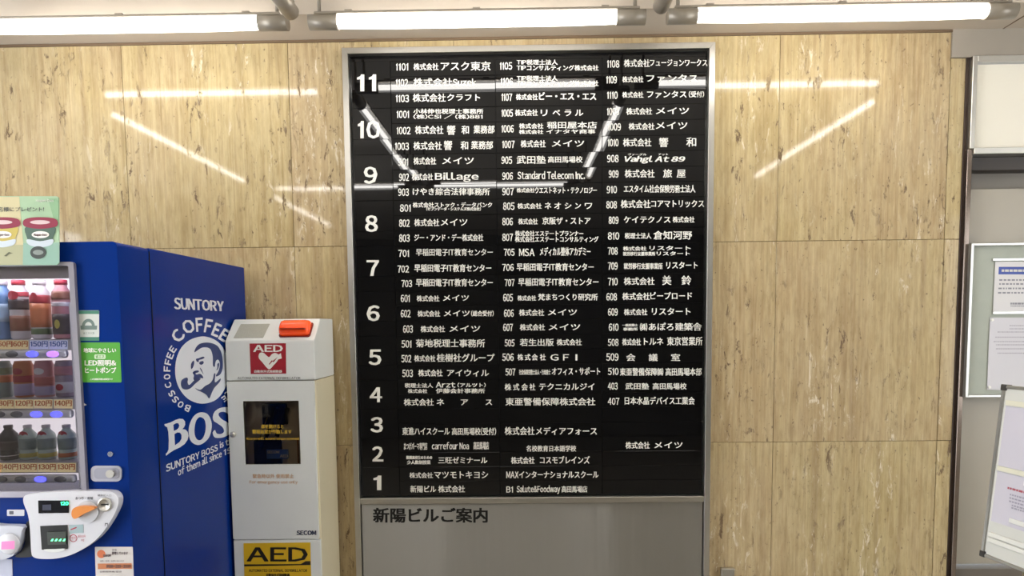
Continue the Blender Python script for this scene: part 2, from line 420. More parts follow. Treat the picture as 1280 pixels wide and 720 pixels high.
lamp((1.612, -.40, ZL), (1.612, -2.2, ZL), 'tube lamp running away from the wall beside the doorway', .115)
lamp((JX[1], -2.5, ZL), (JX[1], -4.2, ZL), 'rear tube lamp behind the viewpoint, faintly reflected left of the board frame')

# ------------------------------------------------------------ directory board
board = thing('directory_board', 'tall black tenant directory board with white lettering in a steel frame on the marble wall', 'directory board', (.035, 0, .3))
YB = -.02          # face of the name strips
bx0, bx1, bz1, bz0 = -.650, .722, 2.643, .30
def mitre_frame(parent, x0, x1, z0, z1, wd, y0, y1, mt):
    for nm, a, b, c, d_ in (('frame_rail', (x0, z1), (x1, z1), (x1 - wd, z1 - wd), (x0 + wd, z1 - wd)),
                            ('frame_rail', (x0, z0), (x1, z0), (x1 - wd, z0 + wd), (x0 + wd, z0 + wd)),
                            ('frame_stile', (x0, z0), (x0, z1), (x0 + wd, z1 - wd), (x0 + wd, z0 + wd)),
                            ('frame_stile', (x1, z0), (x1, z1), (x1 - wd, z1 - wd), (x1 - wd, z0 + wd))):
        bm = bmesh.new(); fr = [bm.verts.new((p[0], y0, p[1])) for p in (a, b, c, d_)]; bk = [bm.verts.new((p[0], y1, p[1])) for p in (a, b, c, d_)]
        bm.faces.new(fr); bm.faces.new(bk[::-1])
        for i in range(4): bm.faces.new((fr[i], fr[(i + 1) % 4], bk[(i + 1) % 4], bk[i]))
        bmesh.ops.recalc_face_normals(bm, faces=bm.faces)
        bmesh.ops.bevel(bm, geom=bm.edges[:], offset=.0008, segments=1, affect='EDGES')
        link(nm, bm_mesh(bm), mt, parent)
mitre_frame(board, bx0, bx1, bz0, bz1, .0215, -.045, -.001, M_STEELV)
box('backing', (bx0 + .02, -.012, bz0 + .02), (bx1 - .02, -.001, bz1 - .02), M_BLACK, board)
box('middle_rail', (bx0 + .0215, -.040, .930), (bx1 - .0215, -.012, .953), M_STEELV, board, bev=.001)
lowp = box('lower_panel', (bx0 + .024, -.030, .322), (bx1 - .024, -.012, .9275), M_STEEL, board, bev=.001)

PITCH = .0567; Z0 = 2.602
box('frame_lip', (bx0 + .0215, -.018, Z0 + .0005), (bx1 - .0215, -.012, bz1 - .0215), M_ACRYL, board)
def rowz(k): return Z0 - k * PITCH
colx = [(-.6275, -.4775), (-.4755, -.0865), (-.0845, .3105), (.3125, .7000)]
K = '株式会社'
# (column, row): segments of (text, x0, x1, y, height[, bold, shear]) in photograph pixels
ROWS = {
 (1,0): [('1101',495,510,83.5,9),(K,517,548,83.5,8),('アスク東京',551,613,83,10.5)],
 (1,1): [('1102',495,510,103.5,9),(K,517,565,103,9.5),('Suzek',566,595,103,8)],
 (1,2): [('1103',495,511,123,9),(K,516,557,122.5,9.5),('クラフト',559,600,122,8.5)],
 (1,3): [('1001',496,511,143,9),('小林伸也税理士事務所',517,604,139.3,6),('(株)CSI ／ (株)881',517,603,146,5.2)],
 (1,4): [('1002',496,513,163.3,9),(K,519,554,162.7,9.5),('響',559,569,163,11),('和',577,586,162.5,10),('業務部',592,618,162,9.5)],
 (1,5): [('1003',494,511,183,9),(K,517,552,182.5,9.5),('響',555,565,182,11),('和',576,585,182,10),('業務部',589,616,181.5,9.5)],
 (1,6): [('901',498,510,202.5,9),(K,517,545,201.5,8.5),('メイツ',553,592,201,9)],
 (1,7): [('902',499,511,221.5,9),(K,515,541,221.3,8),('Billage',544,598,220.5,8,.35)],
 (1,8): [('903',498,511,240.3,9),('けやき綜合法律事務所',516,612,239.8,8.5)],
 (1,9): [('801',500,513,260,9),('株式会社ストック・データバンク',516,615,256.3,6),('(セブンデータ・システムズ株式会社)',533,601,261.3,4)],
 (1,10): [('802',499,512,279,9),(K,518,549,278.5,8.5),('メイツ',551,584,278,9)],
 (1,11): [('803',499,512,297.7,9),('ジー・アンド・デー株式会社',518,604,297.2,8)],
 (1,12): [('701',498,511,316.7,8.5),('早稲田電子IT教育センター',520,616,315.5,8.5,.1)],
 (1,13): [('702',497,511,336.3,8.5),('早稲田電子IT教育センター',518,614,335.3,9)],
 (1,14): [('703',502,515,354.5,8.5),('早稲田電子IT教育センター',520,616,353.5,9)],
 (1,15): [('601',501,512,373,9),(K,521,549,373.3,7),('メイツ',554,586,372.5,7.5)],
 (1,16): [('602',501,513,392,9),(K,522,550,392.3,7),('メイツ',555,587,391.8,7.5),('(総合受付)',589,617,392,6.5)],
 (1,17): [('603',504,516,411.3,9),(K,526,556,411.5,7.5),('メイツ',562,600,411,8)],
 (1,18): [('501',502,514,430,9),('菊地税理士事務所',520,606,429.3,9.5)],
 (1,19): [('502',502,514,448.3,9),(K,518,544,448.3,7.5),('桂樹社グループ',546,618,447.5,9.5)],
 (1,20): [('503',503,516,466.7,9),(K,523,553,466.5,8),('アイウィル',559,611,466.3,8.5)],
 (1,21): [('税理士法人',506,541,482,5.2),('Arzt',545,569,481,6.5),('(アルツト)',572,607,481.5,5),(K,510,534,489,4.8),('伊藤会計事務所',545,606,488.7,5.5)],
 (1,22): [(K,505,542,503,8),('ネ',546,555,502.8,8),('ア',576,585,502.8,8),('ス',607,615,502.8,8)],
 (1,24): [('東進ハイスクール',503,562,539.3,9),('高田馬場校(受付)',565,620,539.5,8.5)],
 (1,25): [('まつげパーマ専門店',505,534,558,8.5),('carrefour Noa',540,586,557.5,8),('高田馬場店',592,611,557.3,9)],
 (1,26): [('難関高校生のための',508,540,572,4),('少人数制授業',509,538,578,4.5),('三旺ゼミナール',548,609,575.5,8)],
 (1,27): [(K,512,541,594.3,6.5),('マツモトキヨシ',543,610,593.7,9)],
 (1,28): [('新陽ビル',513,545,611.5,8),(K,548,581,611.5,8)],
 (2,0): [('1105',625,640,82.5,9),('TIP税理士法人',646,697,78,6),('TIPコンサルティング株式会社',646,748,85,6.5)],
 (2,1): [('1106',626,641,102,9),('TIP税理士法人',646,697,98,6),('TIPコンサルティング株式会社',646,748,104.3,6.5)],
 (2,2): [('1107',627,640,121.7,9),(K,645,672,121.5,7),('ビー・エス・エス',674,745,120.5,9.5,.35)],
 (2,3): [('1005',627,641,141.3,9),(K,644,672,141,7.5),('リ',676,684,141,8.5),('ベ',691,700,141,8.5),('ラ',706,714,141,8.5),('ル',719,729,141,8.5)],
 (2,4): [('1006',627,642,161,9),(K,649,679,157.7,6),('稲田屋本店',684,746,156.5,8),(K,649,679,165,4.8),('イナタヤ商事',683,744,164.5,5.2)],
 (2,5): [('1007',628,643,180.5,9),(K,651,682,180,8.5),('メイツ',690,730,179.5,8.5)],
 (2,6): [('905',627,640,200.3,9),('武田塾',646,682,200,9.5),('高田馬場校',685,728,199.5,7.5)],
 (2,7): [('906',628,641,220,9),('Standard Telecom Inc.',647,731,219.3,9)],
 (2,8): [('907',628,642,239.5,9),(K,646,668,238,5.2),('ウエストネット・テクノロジー',669,746,238,7.5)],
 (2,9): [('805',629,643,257.7,9),(K,647,677,257.7,6.5),('ネ',681,689,257.3,8.5),('オ',693,701,257.3,8.5),('シ',706,714,257.3,8),('ン',719,726,257.3,8),('ワ',731,740,257.3,8.5)],
 (2,10): [('806',628,641,277,9),(K,648,672,277,7),('京阪ザ・ストア',678,738,276.2,8.5)],
 (2,11): [('807',628,641,296.7,9),('株式会社エステートプランナー',644,729,292,6.3),('株式会社エステートコンサルティング',644,748,299.2,6.8)],
 (2,12): [('705',630,643,315.3,8.5),('MSA',649,668,315.5,9),('メディカル整体アカデミー',675,738,314.7,10)],
 (2,13): [('706',628,642,334.3,8.5),('早稲田電子IT教育センター',646,742,334,9)],
 (2,14): [('707',631,643,353.3,8.5),('早稲田電子IT教育センター',648,748,352.7,9)],
 (2,15): [('605',629,641,372,9),(K,647,670,372.8,6),('梵まちつくり研究所',673,747,371.5,8)],
 (2,16): [('606',630,642,391.5,9),(K,649,680,391,7.5),('メイツ',685,721,390.5,8)],
 (2,17): [('607',629,641,409.3,9),(K,650,681,409.3,7.5),('メイツ',686,725,409,8)],
 (2,18): [('505',631,643,428.7,8.5),('若生出版',650,692,428.2,8.5),(K,696,727,428,7.5)],
 (2,19): [('506',628,642,446.5,9),('株',647,654,446.7,7.5),('式',656,663,446.7,7.5),('会',665,672,446.7,7.5),('社',675,682,446.7,7.5),('G',688,698,446.7,7.5),('F',704,711,446.7,7.5),('I',719.5,721.5,446.7,7.5)],
 (2,20): [('507',632,644,465,8.5),('社会保険労務士法人・行政書士',649,688,465.3,6),('オフィス・サポート',690,750,464.3,9)],
 (2,21): [('株',631,639,484,8),('式',641.5,649,484,8),('会',652,659.5,484,8),('社',662,669,484,8),('テクニカルジイ',674,743,483.5,8.5)],
 (2,22): [('東亜警備保障株式会社',632,744,502.3,9)],
 (2,24): [(K,631,668,539,9.5),('メディアフォース',670,746,539,9)],
 (2,25): [('名校教育日本語学校',658,720,560.8,7)],
 (2,26): [(K,639,668,575.7,8),('コスモブレインズ',675,737,575.3,9)],
 (2,27): [('MAX',633,648,593.5,8),('インターナショナルスクール',649,748,593.5,8.5)],
 (2,28): [('B1',633,641,611.7,7.5),('Salute&Foodway',646,700,611.3,7.5),('高田馬場店',702,734,611.7,7.5)],
 (3,0): [('1108',759,774,80,9),(K,780,812,79.3,9),('フュージョンワークス',812.5,884,78.5,8.5)],
 (3,1): [('1109',758,771,99.7,9),(K,778,804,99.5,7),('ファンタス',808,872,98,9)],
 (3,2): [('1110',759,772,119,9),(K,778,804,118.7,7),('ファンタス',809,858,118,8.5),('(受付)',861,880,118,7)],
 (3,3): [('1008',759,774,139.3,9),(K,783,815,139.3,8),('メイツ',820,861,138.7,8.5)],
 (3,4): [('1009',760,776,158.7,9),(K,786,818,158.3,8),('メイツ',820,859,157,9)],
 (3,5): [('1010',760,773,178.3,9),(K,779,814,178.3,9.5),('響',824,835,178.3,11),('和',858,870,177.8,11)],
 (3,6): [('908',759,773,198.3,9),('Vahgl',780,816,198.8,6.5,.45,.35),('At',820,836,198.8,6.5,.45,.35),('89',840,856,198.8,6,.45,.35),('ヴァーグル',785,808,193.2,2.6,.1),('アット',823,835,193,2.6,.1)],
 (3,7): [('909',761,773,217.6,9),(K,781,818,217.3,9.5),('旅',829,840,217,10),('屋',846,857,217,10)],
 (3,8): [('910',758.5,771,237,9),('エスタイム社会保険労務士法人',780,869,236.3,9)],
 (3,9): [('808',758,771,256,9),(K,776,813,255.3,9.5),('コアマトリックス',814,880,254.7,9)],
 (3,10): [('809',761,773,275.3,9),('ケイテクノス',780,838,274.7,8.5),(K,841,868,274.7,7)],
 (3,11): [('810',760,774,295,9),('税理士法人',781,814,295,7),('倉知河野',817,865,294.3,10)],
 (3,12): [('708',760,772,313.7,9),(K,779,808,310.8,5),('リスタート',812,863,310.3,5.5),('就労移行支援事業所',779,819,317.3,4.5),('リスタート',821,862,317,5)],
 (3,13): [('709',760,772,332.5,9),('就労移行支援事業所',780,828,332.8,7),('リスタート',833,872,331.7,8.5)],
 (3,14): [('710',760,772,352,9),(K,780,818,351.7,9),('美',828,839,350.7,11),('鈴',852,864,350.7,11)],
 (3,15): [('608',758,771,371,9),(K,778,812,370.7,8.5),('ビープロード',813,865,370,9)],
 (3,16): [('609',760,772,390,9),(K,780,809,390.3,7.5),('リスタート',815,863,389.5,9)],
 (3,17): [('610',761,773,409,9),('一級建築士',778,797,406.5,3),('事務所',779,797,411.5,3.5),('㈱',800,809,409,9),('あぽろ建築舎',811,877,408.7,9)],
 (3,18): [('508',760,773,428,8.5),(K,778,801,427.7,8),('トルネ',805,829,427,9),('東京営業所',834,878,426.7,10)],
 (3,19): [('509',758,773,446.3,9),('会',783,794,447,8.5),('議',811,822,447,8.5),('室',839,850,447,8.5)],
 (3,20): [('510',760,773,464.3,8.5),('東亜警備保障㈱',775,829,465,9),('高田馬場本部',832,877,465,9)],
 (3,21): [('403',760,772,482.7,8.5),('武田塾',782,811,483,7.5),('高田馬場校',816,858,483,7.5)],
 (3,22): [('407',760,774,501.7,8.5),('日本水晶デバイス工業会',781,868,501.2,9)],
 (3,25): [(K,782,812,556.8,8),('メイツ',818,853,556.5,8)],
}
def tilt(): return Matrix.Rotation(random.gauss(0, .004), 3, 'Z') @ Matrix.Rotation(random.gauss(0, .0013), 3, 'X')
def board_plate(name, x0, x1, z1, z0, segs, bold, mt=M_WHITE):
    rot = tilt(); y1 = -.0125
    c = Vector(((x0 + x1) / 2, (YB + y1) / 2, (z0 + z1) / 2))
    bm = bmesh.new(); add_box(bm, (x0, YB, z0 + .0005), (x1, y1, z1 - .0005), .0003)
    bmesh.ops.rotate(bm, verts=bm.verts, cent=c, matrix=rot)
    o = link(name, bm_mesh(bm), M_ACRYL, board)
    if segs:
        acc = ([], [])
        for s in segs:
            b_ = s[5] if len(s) > 5 else bold; sh = s[6] if len(s) > 6 else 0
            text_geo(acc, s[0], s[1], s[2], s[3], s[4], lambda u, v: W(u, v, YB - .0004), b_, sh)
        acc = ([tuple(c + rot @ (Vector(v) - c)) for v in acc[0]], acc[1])
        acc_obj('lettering', acc, mt, o)
for c in (1, 2, 3):
    for r in range(29):
        board_plate('name_strip', colx[c][0], colx[c][1], rowz(r), rowz(r + 1), ROWS.get((c, r)), .2)
BIG = {11: (447, 469.5, 103.5, 20.5), 10: (448, 475, 162, 21), 9: (455.5, 471, 219, 20), 8: (457, 471.5, 279.5, 19.5), 7: (459, 473, 335, 19), 6: (459, 474, 391.5, 18.5), 5: (461.5, 476, 446.5, 18.5),
       4: (463, 477, 493.5, 18), 3: (464, 478, 531, 18), 2: (466, 478.5, 567.5, 18), 1: (467.5, 476, 603.5, 17.5)}
r = 0
for fl in range(11, 0, -1):
    x0, x1, yc, h = BIG[fl]
    board_plate('floor_plate', colx[0][0], colx[0][1], rowz(r), rowz(r + 2), [(str(fl), x0, x1, yc, h)], .75)
    r += 2
    if fl >= 5:
        board_plate('blank_strip', colx[0][0], colx[0][1], rowz(r), rowz(r + 1), None, 0); r += 1
text('lettering', '新陽ビルご案内', 467, 609, 644.5, 17, lambda u, v: W(u, v, -.0306), mat('black_print', '0B0B0B', .5), lowp, bold=.7)
cyl('screw', W(887.5, 415, -.044), W(887.5, 415, -.048), .0035, M_STEELV, board, n=12)

# small steel bracket low on the marble
p = W(902, 711, -.02); q = W(918, 735, -.02)
br = thing('wall_bracket', 'small square steel plate low on the marble, right of the directory board', 'bracket', (p.x + .02, 0, p.z - .03))
box('plate', (p.x, -.02, q.z), (q.x, -.001, p.z), M_STEELV, br, bev=.002)
box('lip', (p.x, -.026, p.z - .004), (q.x, -.02, p.z), M_STEELV, br, bev=.001)

# ------------------------------------------------------------ AED cabinet
AX0, AX1, AY = -1.032, -.720, -.26
M_AED = mat('aed_white_enamel', 'E6E8E4', .35, noise=.015, nscale=6); M_AEDS = mat('aed_cream_side', 'E0D6B8', .4)
aed = thing('aed_cabinet', 'white defibrillator cabinet with red heart sign and orange lamp beside the blue vending machine', 'cabinet', ((AX0 + AX1) / 2, -.13, 0))
def prism_yz(name, pts, x0, x1, mt, parent, bev=.002):
    bm = bmesh.new(); a = [bm.verts.new((x0, p[0], p[1])) for p in pts]; b = [bm.verts.new((x1, p[0], p[1])) for p in pts]
    bm.faces.new(a); bm.faces.new(b[::-1])
    for i in range(len(pts)): bm.faces.new((a[i], a[(i + 1) % len(pts)], b[(i + 1) % len(pts)], b[i]))
    bmesh.ops.recalc_face_normals(bm, faces=bm.faces)
    if bev: bmesh.ops.bevel(bm, geom=bm.edges[:], offset=bev, segments=2, affect='EDGES')
    return link(name, bm_mesh(bm), mt, parent)
ZSEAM = W(340, 476, AY).z; ZBOT = W(340, 674.5, AY).z
head = prism_yz('head', [(AY, ZSEAM + .002), (AY, 1.572), (-.178, 1.648), (-.022, 1.648), (-.022, ZSEAM + .002)], AX0, AX1, M_AED, aed)
# carcass: sides, back, shelf around the hollow behind the door
box('side_panel', (AX1 - .012, AY + .012, .0), (AX1, -.022, ZSEAM), M_AEDS, aed, bev=.001)
box('side_panel', (AX0, AY + .012, .0), (AX0 + .012, -.022, ZSEAM), M_AEDS, aed, bev=.001)
box('back_panel', (AX0 + .012, -.03, .0), (AX1 - .012, -.022, ZSEAM), mat('aed_inner', 'B8AEA4', .5), aed)
box('inner_shelf', (AX0 + .012, AY + .012, ZBOT - .01), (AX1 - .012, -.03, ZBOT), M_AED, aed)
lower = box('lower_cabinet', (AX0 + .0, AY, .0), (AX1, AY + .0115, ZBOT - .0015), M_AED, aed, bev=.002, seg=2)
# door with a window opening
wa = W(303, 501.5, AY); wb = W(376, 580.5, AY)
fnf = lambda y: (lambda u, v: (u, y, v))
dm = shape_me([rrect(AX0, ZBOT + .0015, AX1 - .006, ZSEAM - .0012, .004), rrect(wa.x, wb.z, wb.x, wa.z, .002)], fnf(AY + .0115), .0115, (0, -1, 0))
adoor = link('door', dm, M_AED, aed)
pane = box('window_pane', (wa.x - .004, AY + .005, wb.z - .004), (wb.x + .004, AY + .008, wa.z + .004), glass('smoked_pane', 'E2DDD4', .03, 1.0), adoor)
k0 = W(291.5, 543, AY)
lathe_knob = lathe_me([(.0105, 0), (.0105, .004), (.0085, .007), (.006, .009), (.0001, .0095)], 20)
lathe_knob.transform(Matrix.Translation((k0.x, AY, k0.z)) @ Matrix.Rotation(math.pi / 2, 4, 'X')); link('door_lock', lathe_knob, M_STEELV, adoor)
FA = lambda dy=.0006: (lambda u, v: W(u, v, AY - dy))
M_YEL = mat('yellow_print', 'D8B23A', .5); M_FADE = mat('faded_orange_print', 'D9AE84', .5); M_DKB = mat('navy_print', '232A4C', .4)
acc = ([], [])
text_geo(acc, '扉を開けると', 326, 354, 533.5, 4.6, FA(.0), .15); text_geo(acc, '警報装置が作動します', 315, 364, 540, 4.8, FA(.0), .15)
text_geo(acc, 'Alarm will sound when opened.', 307, 374, 548.5, 2.8, FA(.0), .1)
lt = acc_obj('lettering', acc, M_YEL, adoor); lt.location.y += .004
acc = ([], []); text_geo(acc, '緊急時以外 使用禁止', 316, 367, 595.3, 5, FA(), .12); text_geo(acc, 'For emergency use only', 312, 372, 602.5, 3.6, FA(), .08)
acc_obj('lettering', acc, M_FADE, adoor)
text('lettering', 'SECOM', 371, 395, 666, 5.2, FA(), M_DKB, adoor, bold=.35)
# head: red sign, caption, speaker, lamp
M_RED = mat('aed_red', 'A3202C', .4)
rs = link('aed_sign', shape_me([[(312, 429.5), (357.3, 429), (357.8, 467), (313.5, 467.5)]], FA(.0002), .0006), M_RED, head)
rs['label'] = 'red square sign with AED lettering and a white heart'
acc = ([], []); text_geo(acc, 'AED', 317, 353, 435.5, 8.2, FA(.0012), .5); text_geo(acc, '自動体外式除細動器', 318, 352.5, 464.3, 3.2, FA(.0012), .1); acc_obj('lettering', acc, M_WHITE, head)
heart = bez([(336, 461.5), (328, 453), (323.3, 447), (324.5, 441.5), (329, 440.8), (333.5, 444.5), (336.5, 446.3), (340, 442.5), (344.5, 441.3), (348.5, 444), (347.5, 450), (342, 456.5)], 4)
link('heart', shape_me([heart], FA(.0012)), M_WHITE, head)
link('hand', shape_me([[(351, 441.5), (352.3, 448), (347, 449.5), (338, 455), (345, 447.5), (344.5, 445.5)]], FA(.0016)), M_WHITE, head)
link('bolt_mark', shape_me([[(335.8, 455.5), (340, 450), (340.6, 451.4), (347, 446.4), (342, 452.8), (340.6, 451.6), (337, 455.6)]], FA(.002)), M_RED, head)
text('caption', 'AUTOMATED EXTERNAL DEFIBRILLATOR', 297, 375.5, 472.6, 3.0, FA(), mat('grey_caption', '6A6A66', .5), head, bold=.05)
# slanted top carries speaker plate and orange beacon
sl0 = Vector((0, AY, 1.572)); sl1 = Vector((0, -.178, 1.648)); sv = (sl1 - sl0).normalized(); sn = Vector((0, -sv.z, sv.y))
def SL(u, s, h=0): return Vector((u, sl0.y, sl0.z)) + sv * s + sn * h
def slab_on_slant(name, poly, h0, h1, mt, parent, bev=0):
    bm = bmesh.new(); a = [bm.verts.new(SL(u, s, h0)) for u, s in poly]; b = [bm.verts.new(SL(u, s, h1)) for u, s in poly]
    bm.faces.new(a[::-1]); bm.faces.new(b)
    for i in range(len(poly)): bm.faces.new((a[i], a[(i + 1) % len(poly)], b[(i + 1) % len(poly)], b[i]))
    bmesh.ops.recalc_face_normals(bm, faces=bm.faces)
    if bev: bmesh.ops.bevel(bm, geom=bm.edges[:], offset=bev, segments=2, affect='EDGES')
    return link(name, bm_mesh(bm), mt, parent)
slab_on_slant('speaker_plate', [(-1.006, .015), (-.902, .015), (-.896, .086), (-1.0, .086)], -.001, .0015, mat('speaker_grey', 'B0AFA2', .6, noise=.1, nscale=400), head)
slab_on_slant('lamp_base', rrect(-.848, .016, -.738, .088, .008), 0, .004, mat('lamp_base_dark', '7A1E12', .4), head)
bm = bmesh.new(); prof = [(0, .020), (.012, .019), (.022, .026), (.030, .040), (.032, .054), (.030, .066), (.022, .078), (.012, .084), (0, .083)]
xs = [-.846, -.842, -.834, -.760, -.747, -.741]; sc = [.75, .93, 1, 1, .93, .75]
rings = [[bm.verts.new(SL(x, .052 + (s - .052) * k, .004 + h * k)) for h, s in prof] for x, k in zip(xs, sc)]
for a, b in zip(rings, rings[1:]):
    for i in range(len(prof)): bm.faces.new((a[i], a[(i + 1) % len(prof)], b[(i + 1) % len(prof)], b[i]))
bm.faces.new(rings[0][::-1]); bm.faces.new(rings[-1])
bl = link('beacon_lens', bm_mesh(bm, True), mat('orange_lens', 'F0541A', .15, coat=.5, emit='E04010', es=.25), head); bl['label'] = 'orange plastic beacon lens'
box('lens_rib', SL(-.838, .03, .022), SL(-.75, .026, .036), mat('orange_dark', 'A83208', .3), head)
box('lens_rib', SL(-.838, .07, .030), SL(-.75, .066, .034), mat('orange_dark', 'A83208', .3), head)
# yellow sign on the lower cabinet
ys = link('yellow_sign', shape_me([[(304.5, 679), (388, 678), (390, 760), (306.5, 762)]], FA(.0004), .0008), mat('sign_yellow', 'E3B81E', .4), lower)
ys['label'] = 'yellow AED sign with black capitals'
acc = ([], []); text_geo(acc, 'AED', 309, 384, 693, 17.0, FA(.0016), .7); text_geo(acc, 'AUTOMATED EXTERNAL DEFIBRILLATOR', 311, 384, 713.2, 3.3, FA(.0016), .1); text_geo(acc, '自動体外式除細動器', 333, 362, 719, 3.6, FA(.0016), .2)
acc_obj('lettering', acc, mat('sign_black', '1A1208', .5), lower)
link('underline', shape_me([[(305, 705.5), (376, 705), (382, 701.5), (388, 701.3), (388.2, 706.3), (305.2, 708)]], FA(.0016)), mat('sign_black', '1A1208', .5), lower)
# bag inside
bag = thing('aed_bag', 'dark carrying bag behind the window of the white defibrillator cabinet', 'bag', (-.90, -.13, ZBOT))
bm = bmesh.new(); add_box(bm, (-1.005, -.205, ZBOT + .0005), (-.79, -.06, 1.37), .02, 3); link('body', bm_mesh(bm, True), mat('bag_cloth', 'D0C6BC', .8, bump=.3, nscale=300), bag)
box('pocket', (-.965, -.214, .90), (-.865, -.204, 1.215), mat('bag_pocket', '20222E', .8), bag, bev=.008, seg=3)
box('flap', (-.930, -.214, 1.27), (-.84, -.206, 1.345), mat('bag_strap', '0C0C0E', .8), bag, bev=.002)
for (a, b) in (((348, 510), (326, 560)), ((360, 510), (346, 545))):
    p = W(a[0], a[1], -.214); q = W(b[0], b[1], -.214)
    bm = bmesh.new(); cyl_bm(bm, p, q, .008, n=8); link('strap', bm_mesh(bm), mat('bag_strap', '0C0C0E', .8), bag)
cyl('cord', W(334, 522, -.217), W(324, 550, -.217), .0014, mat('bag_cord', 'A08A2C', .6), bag, n=6)
cyl('zip', W(372, 550, -.209), W(373, 579, -.209), .0022, mat('zip_orange', 'B0683C', .6), bag, n=6)
bt = box('bag_tag', W(333, 562, -.219), W(361, 573, -.2142), mat('tag_blue', '5A86E0', .5), bag); bt['label'] = 'blue label with white letters'
acc = ([], []); text_geo(acc, 'SECOM', 334, 349, 565, 3.2, lambda u, v: W(u, v, -.2195), .2); text_geo(acc, 'AED', 350, 360, 570, 3.2, lambda u, v: W(u, v, -.2195), .2); acc_obj('lettering', acc, M_WHITE, bt)

# ------------------------------------------------------------ vending machine
VX0, VX1, VY, VB, VZ = -2.06, -1.042, -.85, -.045, 1.845
M_BLUE = mat('vending_blue', '062C7A', .22, spec=.14, noise=.03, nscale=2); M_BLUE2 = mat('vending_blue_dark', '0E2158', .3)
vm = thing('vending_machine', 'blue drinks vending machine with white lettering and a lit display, left edge of the picture', 'vending machine', ((VX0 + VX1) / 2, -.45, 0))
wx0, wx1, wz0, wz1 = -1.985, -1.160, 1.188, 1.787         # display opening
cabm = bmesh.new()
add_box(cabm, (VX0, -.70, 0), (VX1, VB, VZ), .004, 2)
cabinet = link('cabinet', bm_mesh(cabm), M_BLUE, vm)
front = link('front_door', shape_me([rrect(VX0, .06, VX1 - .001, VZ, .012), rrect(wx0, wz0, wx1, wz1, .006)], fnf(-.702), .148, (0, -1, 0)), M_BLUE, vm)
box('hinge_strip', (VX1 - .002, -.7015, .06), (VX1 + .001, -.699, VZ - .01), M_BLACK, vm)
box('kick_plate', (VX0 + .01, -.84, 0), (VX1 - .01, -.7015, .058), M_BLUE2, vm)
# side relief: the recessed lower side panel line
# display niche lining (it is an open box behind the window)
M_NICHE = mat('display_lining_glow', 'C9C2C0', .5, emit='E8DCDC', es=.8)  # lining itself glows, added to brighten the drink samples
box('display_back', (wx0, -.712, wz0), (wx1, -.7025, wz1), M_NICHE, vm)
fr = link('display_frame', shape_me([rrect(wx0 - .008, wz0 - .012, wx1 + .008, wz1 + .006, .008), rrect(wx0 + .004, wz0 + .004, wx1 - .006, wz1 - .004, .004)], fnf(VY - .0005), .010, (0, -1, 0)), mat('frame_silver', '9A96A0', .3, .5), vm)
box('display_glass', (wx0 + .003, VY - .008, wz0 + .003), (wx1 - .005, VY - .005, wz1 - .003), glass('display_glass', 'F2F4F8', .02, 1.0), vm)
dl = box('display_lamp', (wx0 + .02, -.835, wz1 - .022), (wx1 - .02, -.815, wz1 - .006), mat('display_lamp', 'FFFFFF', .4, emit=(1, .96, .94, 1), es=9), vm)
box('display_lamp', (wx1 - .005, -.846, wz0 + .02), (wx1 - .001, -.842, wz1 - .04), MATS['display_lamp'], vm)  # extra upright lamp hidden by the frame, added to brighten the rows
box('lamp_baffle', (wx0, -.843, wz1 - .035), (wx1 - .0, -.838, wz1), mat('baffle_grey', 'C9BFBF', .5), vm)
# three tiers: price rail, button bar, shelf
VF = lambda dy=0: (lambda u, v: W(u, v, VY + .012 - dy))
M_BAR = mat('button_bar_white', 'E4E2E6', .3); M_SHELF = mat('shelf_clear', 'BDB8BC', .4)
M_BL = mat('button_lit', '3A3AE8', .2, emit=(.12, .12, 1, 1), es=1.6); M_BP = mat('button_lit_violet', '9A5AE8', .2, emit=(.45, .2, 1, 1), es=1.6); M_BG = mat('button_off', '8E8E98', .25)
def PX(px, py): return W(px, py, VY + .012)
tiers = [  # y of price centre, y of bar centre, price texts, price x-centres, price colours, button x, button state
  dict(p=431, b=442.5, px=[-19, 5, 24, 49, 73], txt=['160円', '160円', '160円', '150円', '150円'], c=['o', 'o', 'o', 'b', 'b'], bx=[-8, 17, 42.5, 68], st='ggbp', r=84),
  dict(p=505, b=517.5, px=[-18, 6, 30, 54, 79], txt=['130円', '130円', '120円', '120円', '140円'], c=['o'] * 5, bx=[-23, 1, 23, 47.5, 72.5], st='gggbb', r=91),
  dict(p=584.5, b=598.5, px=[-10, 12, 35, 59, 83], txt=['140円', '140円', '130円', '130円', '130円'], c=['o'] * 5, bx=[-20, 4, 28, 52.5, 77.5], st='gggbg', r=95)]
M_PRO = mat('price_cream_glow', 'E8CF9C', .5, emit='E8CF9C', es=.3); M_PRB = mat('price_lilac_glow', 'C9CCE6', .5, emit='C9CCE6', es=.3); M_ORT = mat('price_orange', 'C2502A', .5); M_BLT = mat('price_blue', '3A5CA8', .5)  # cream and lilac cards given a weak glow so they look bright
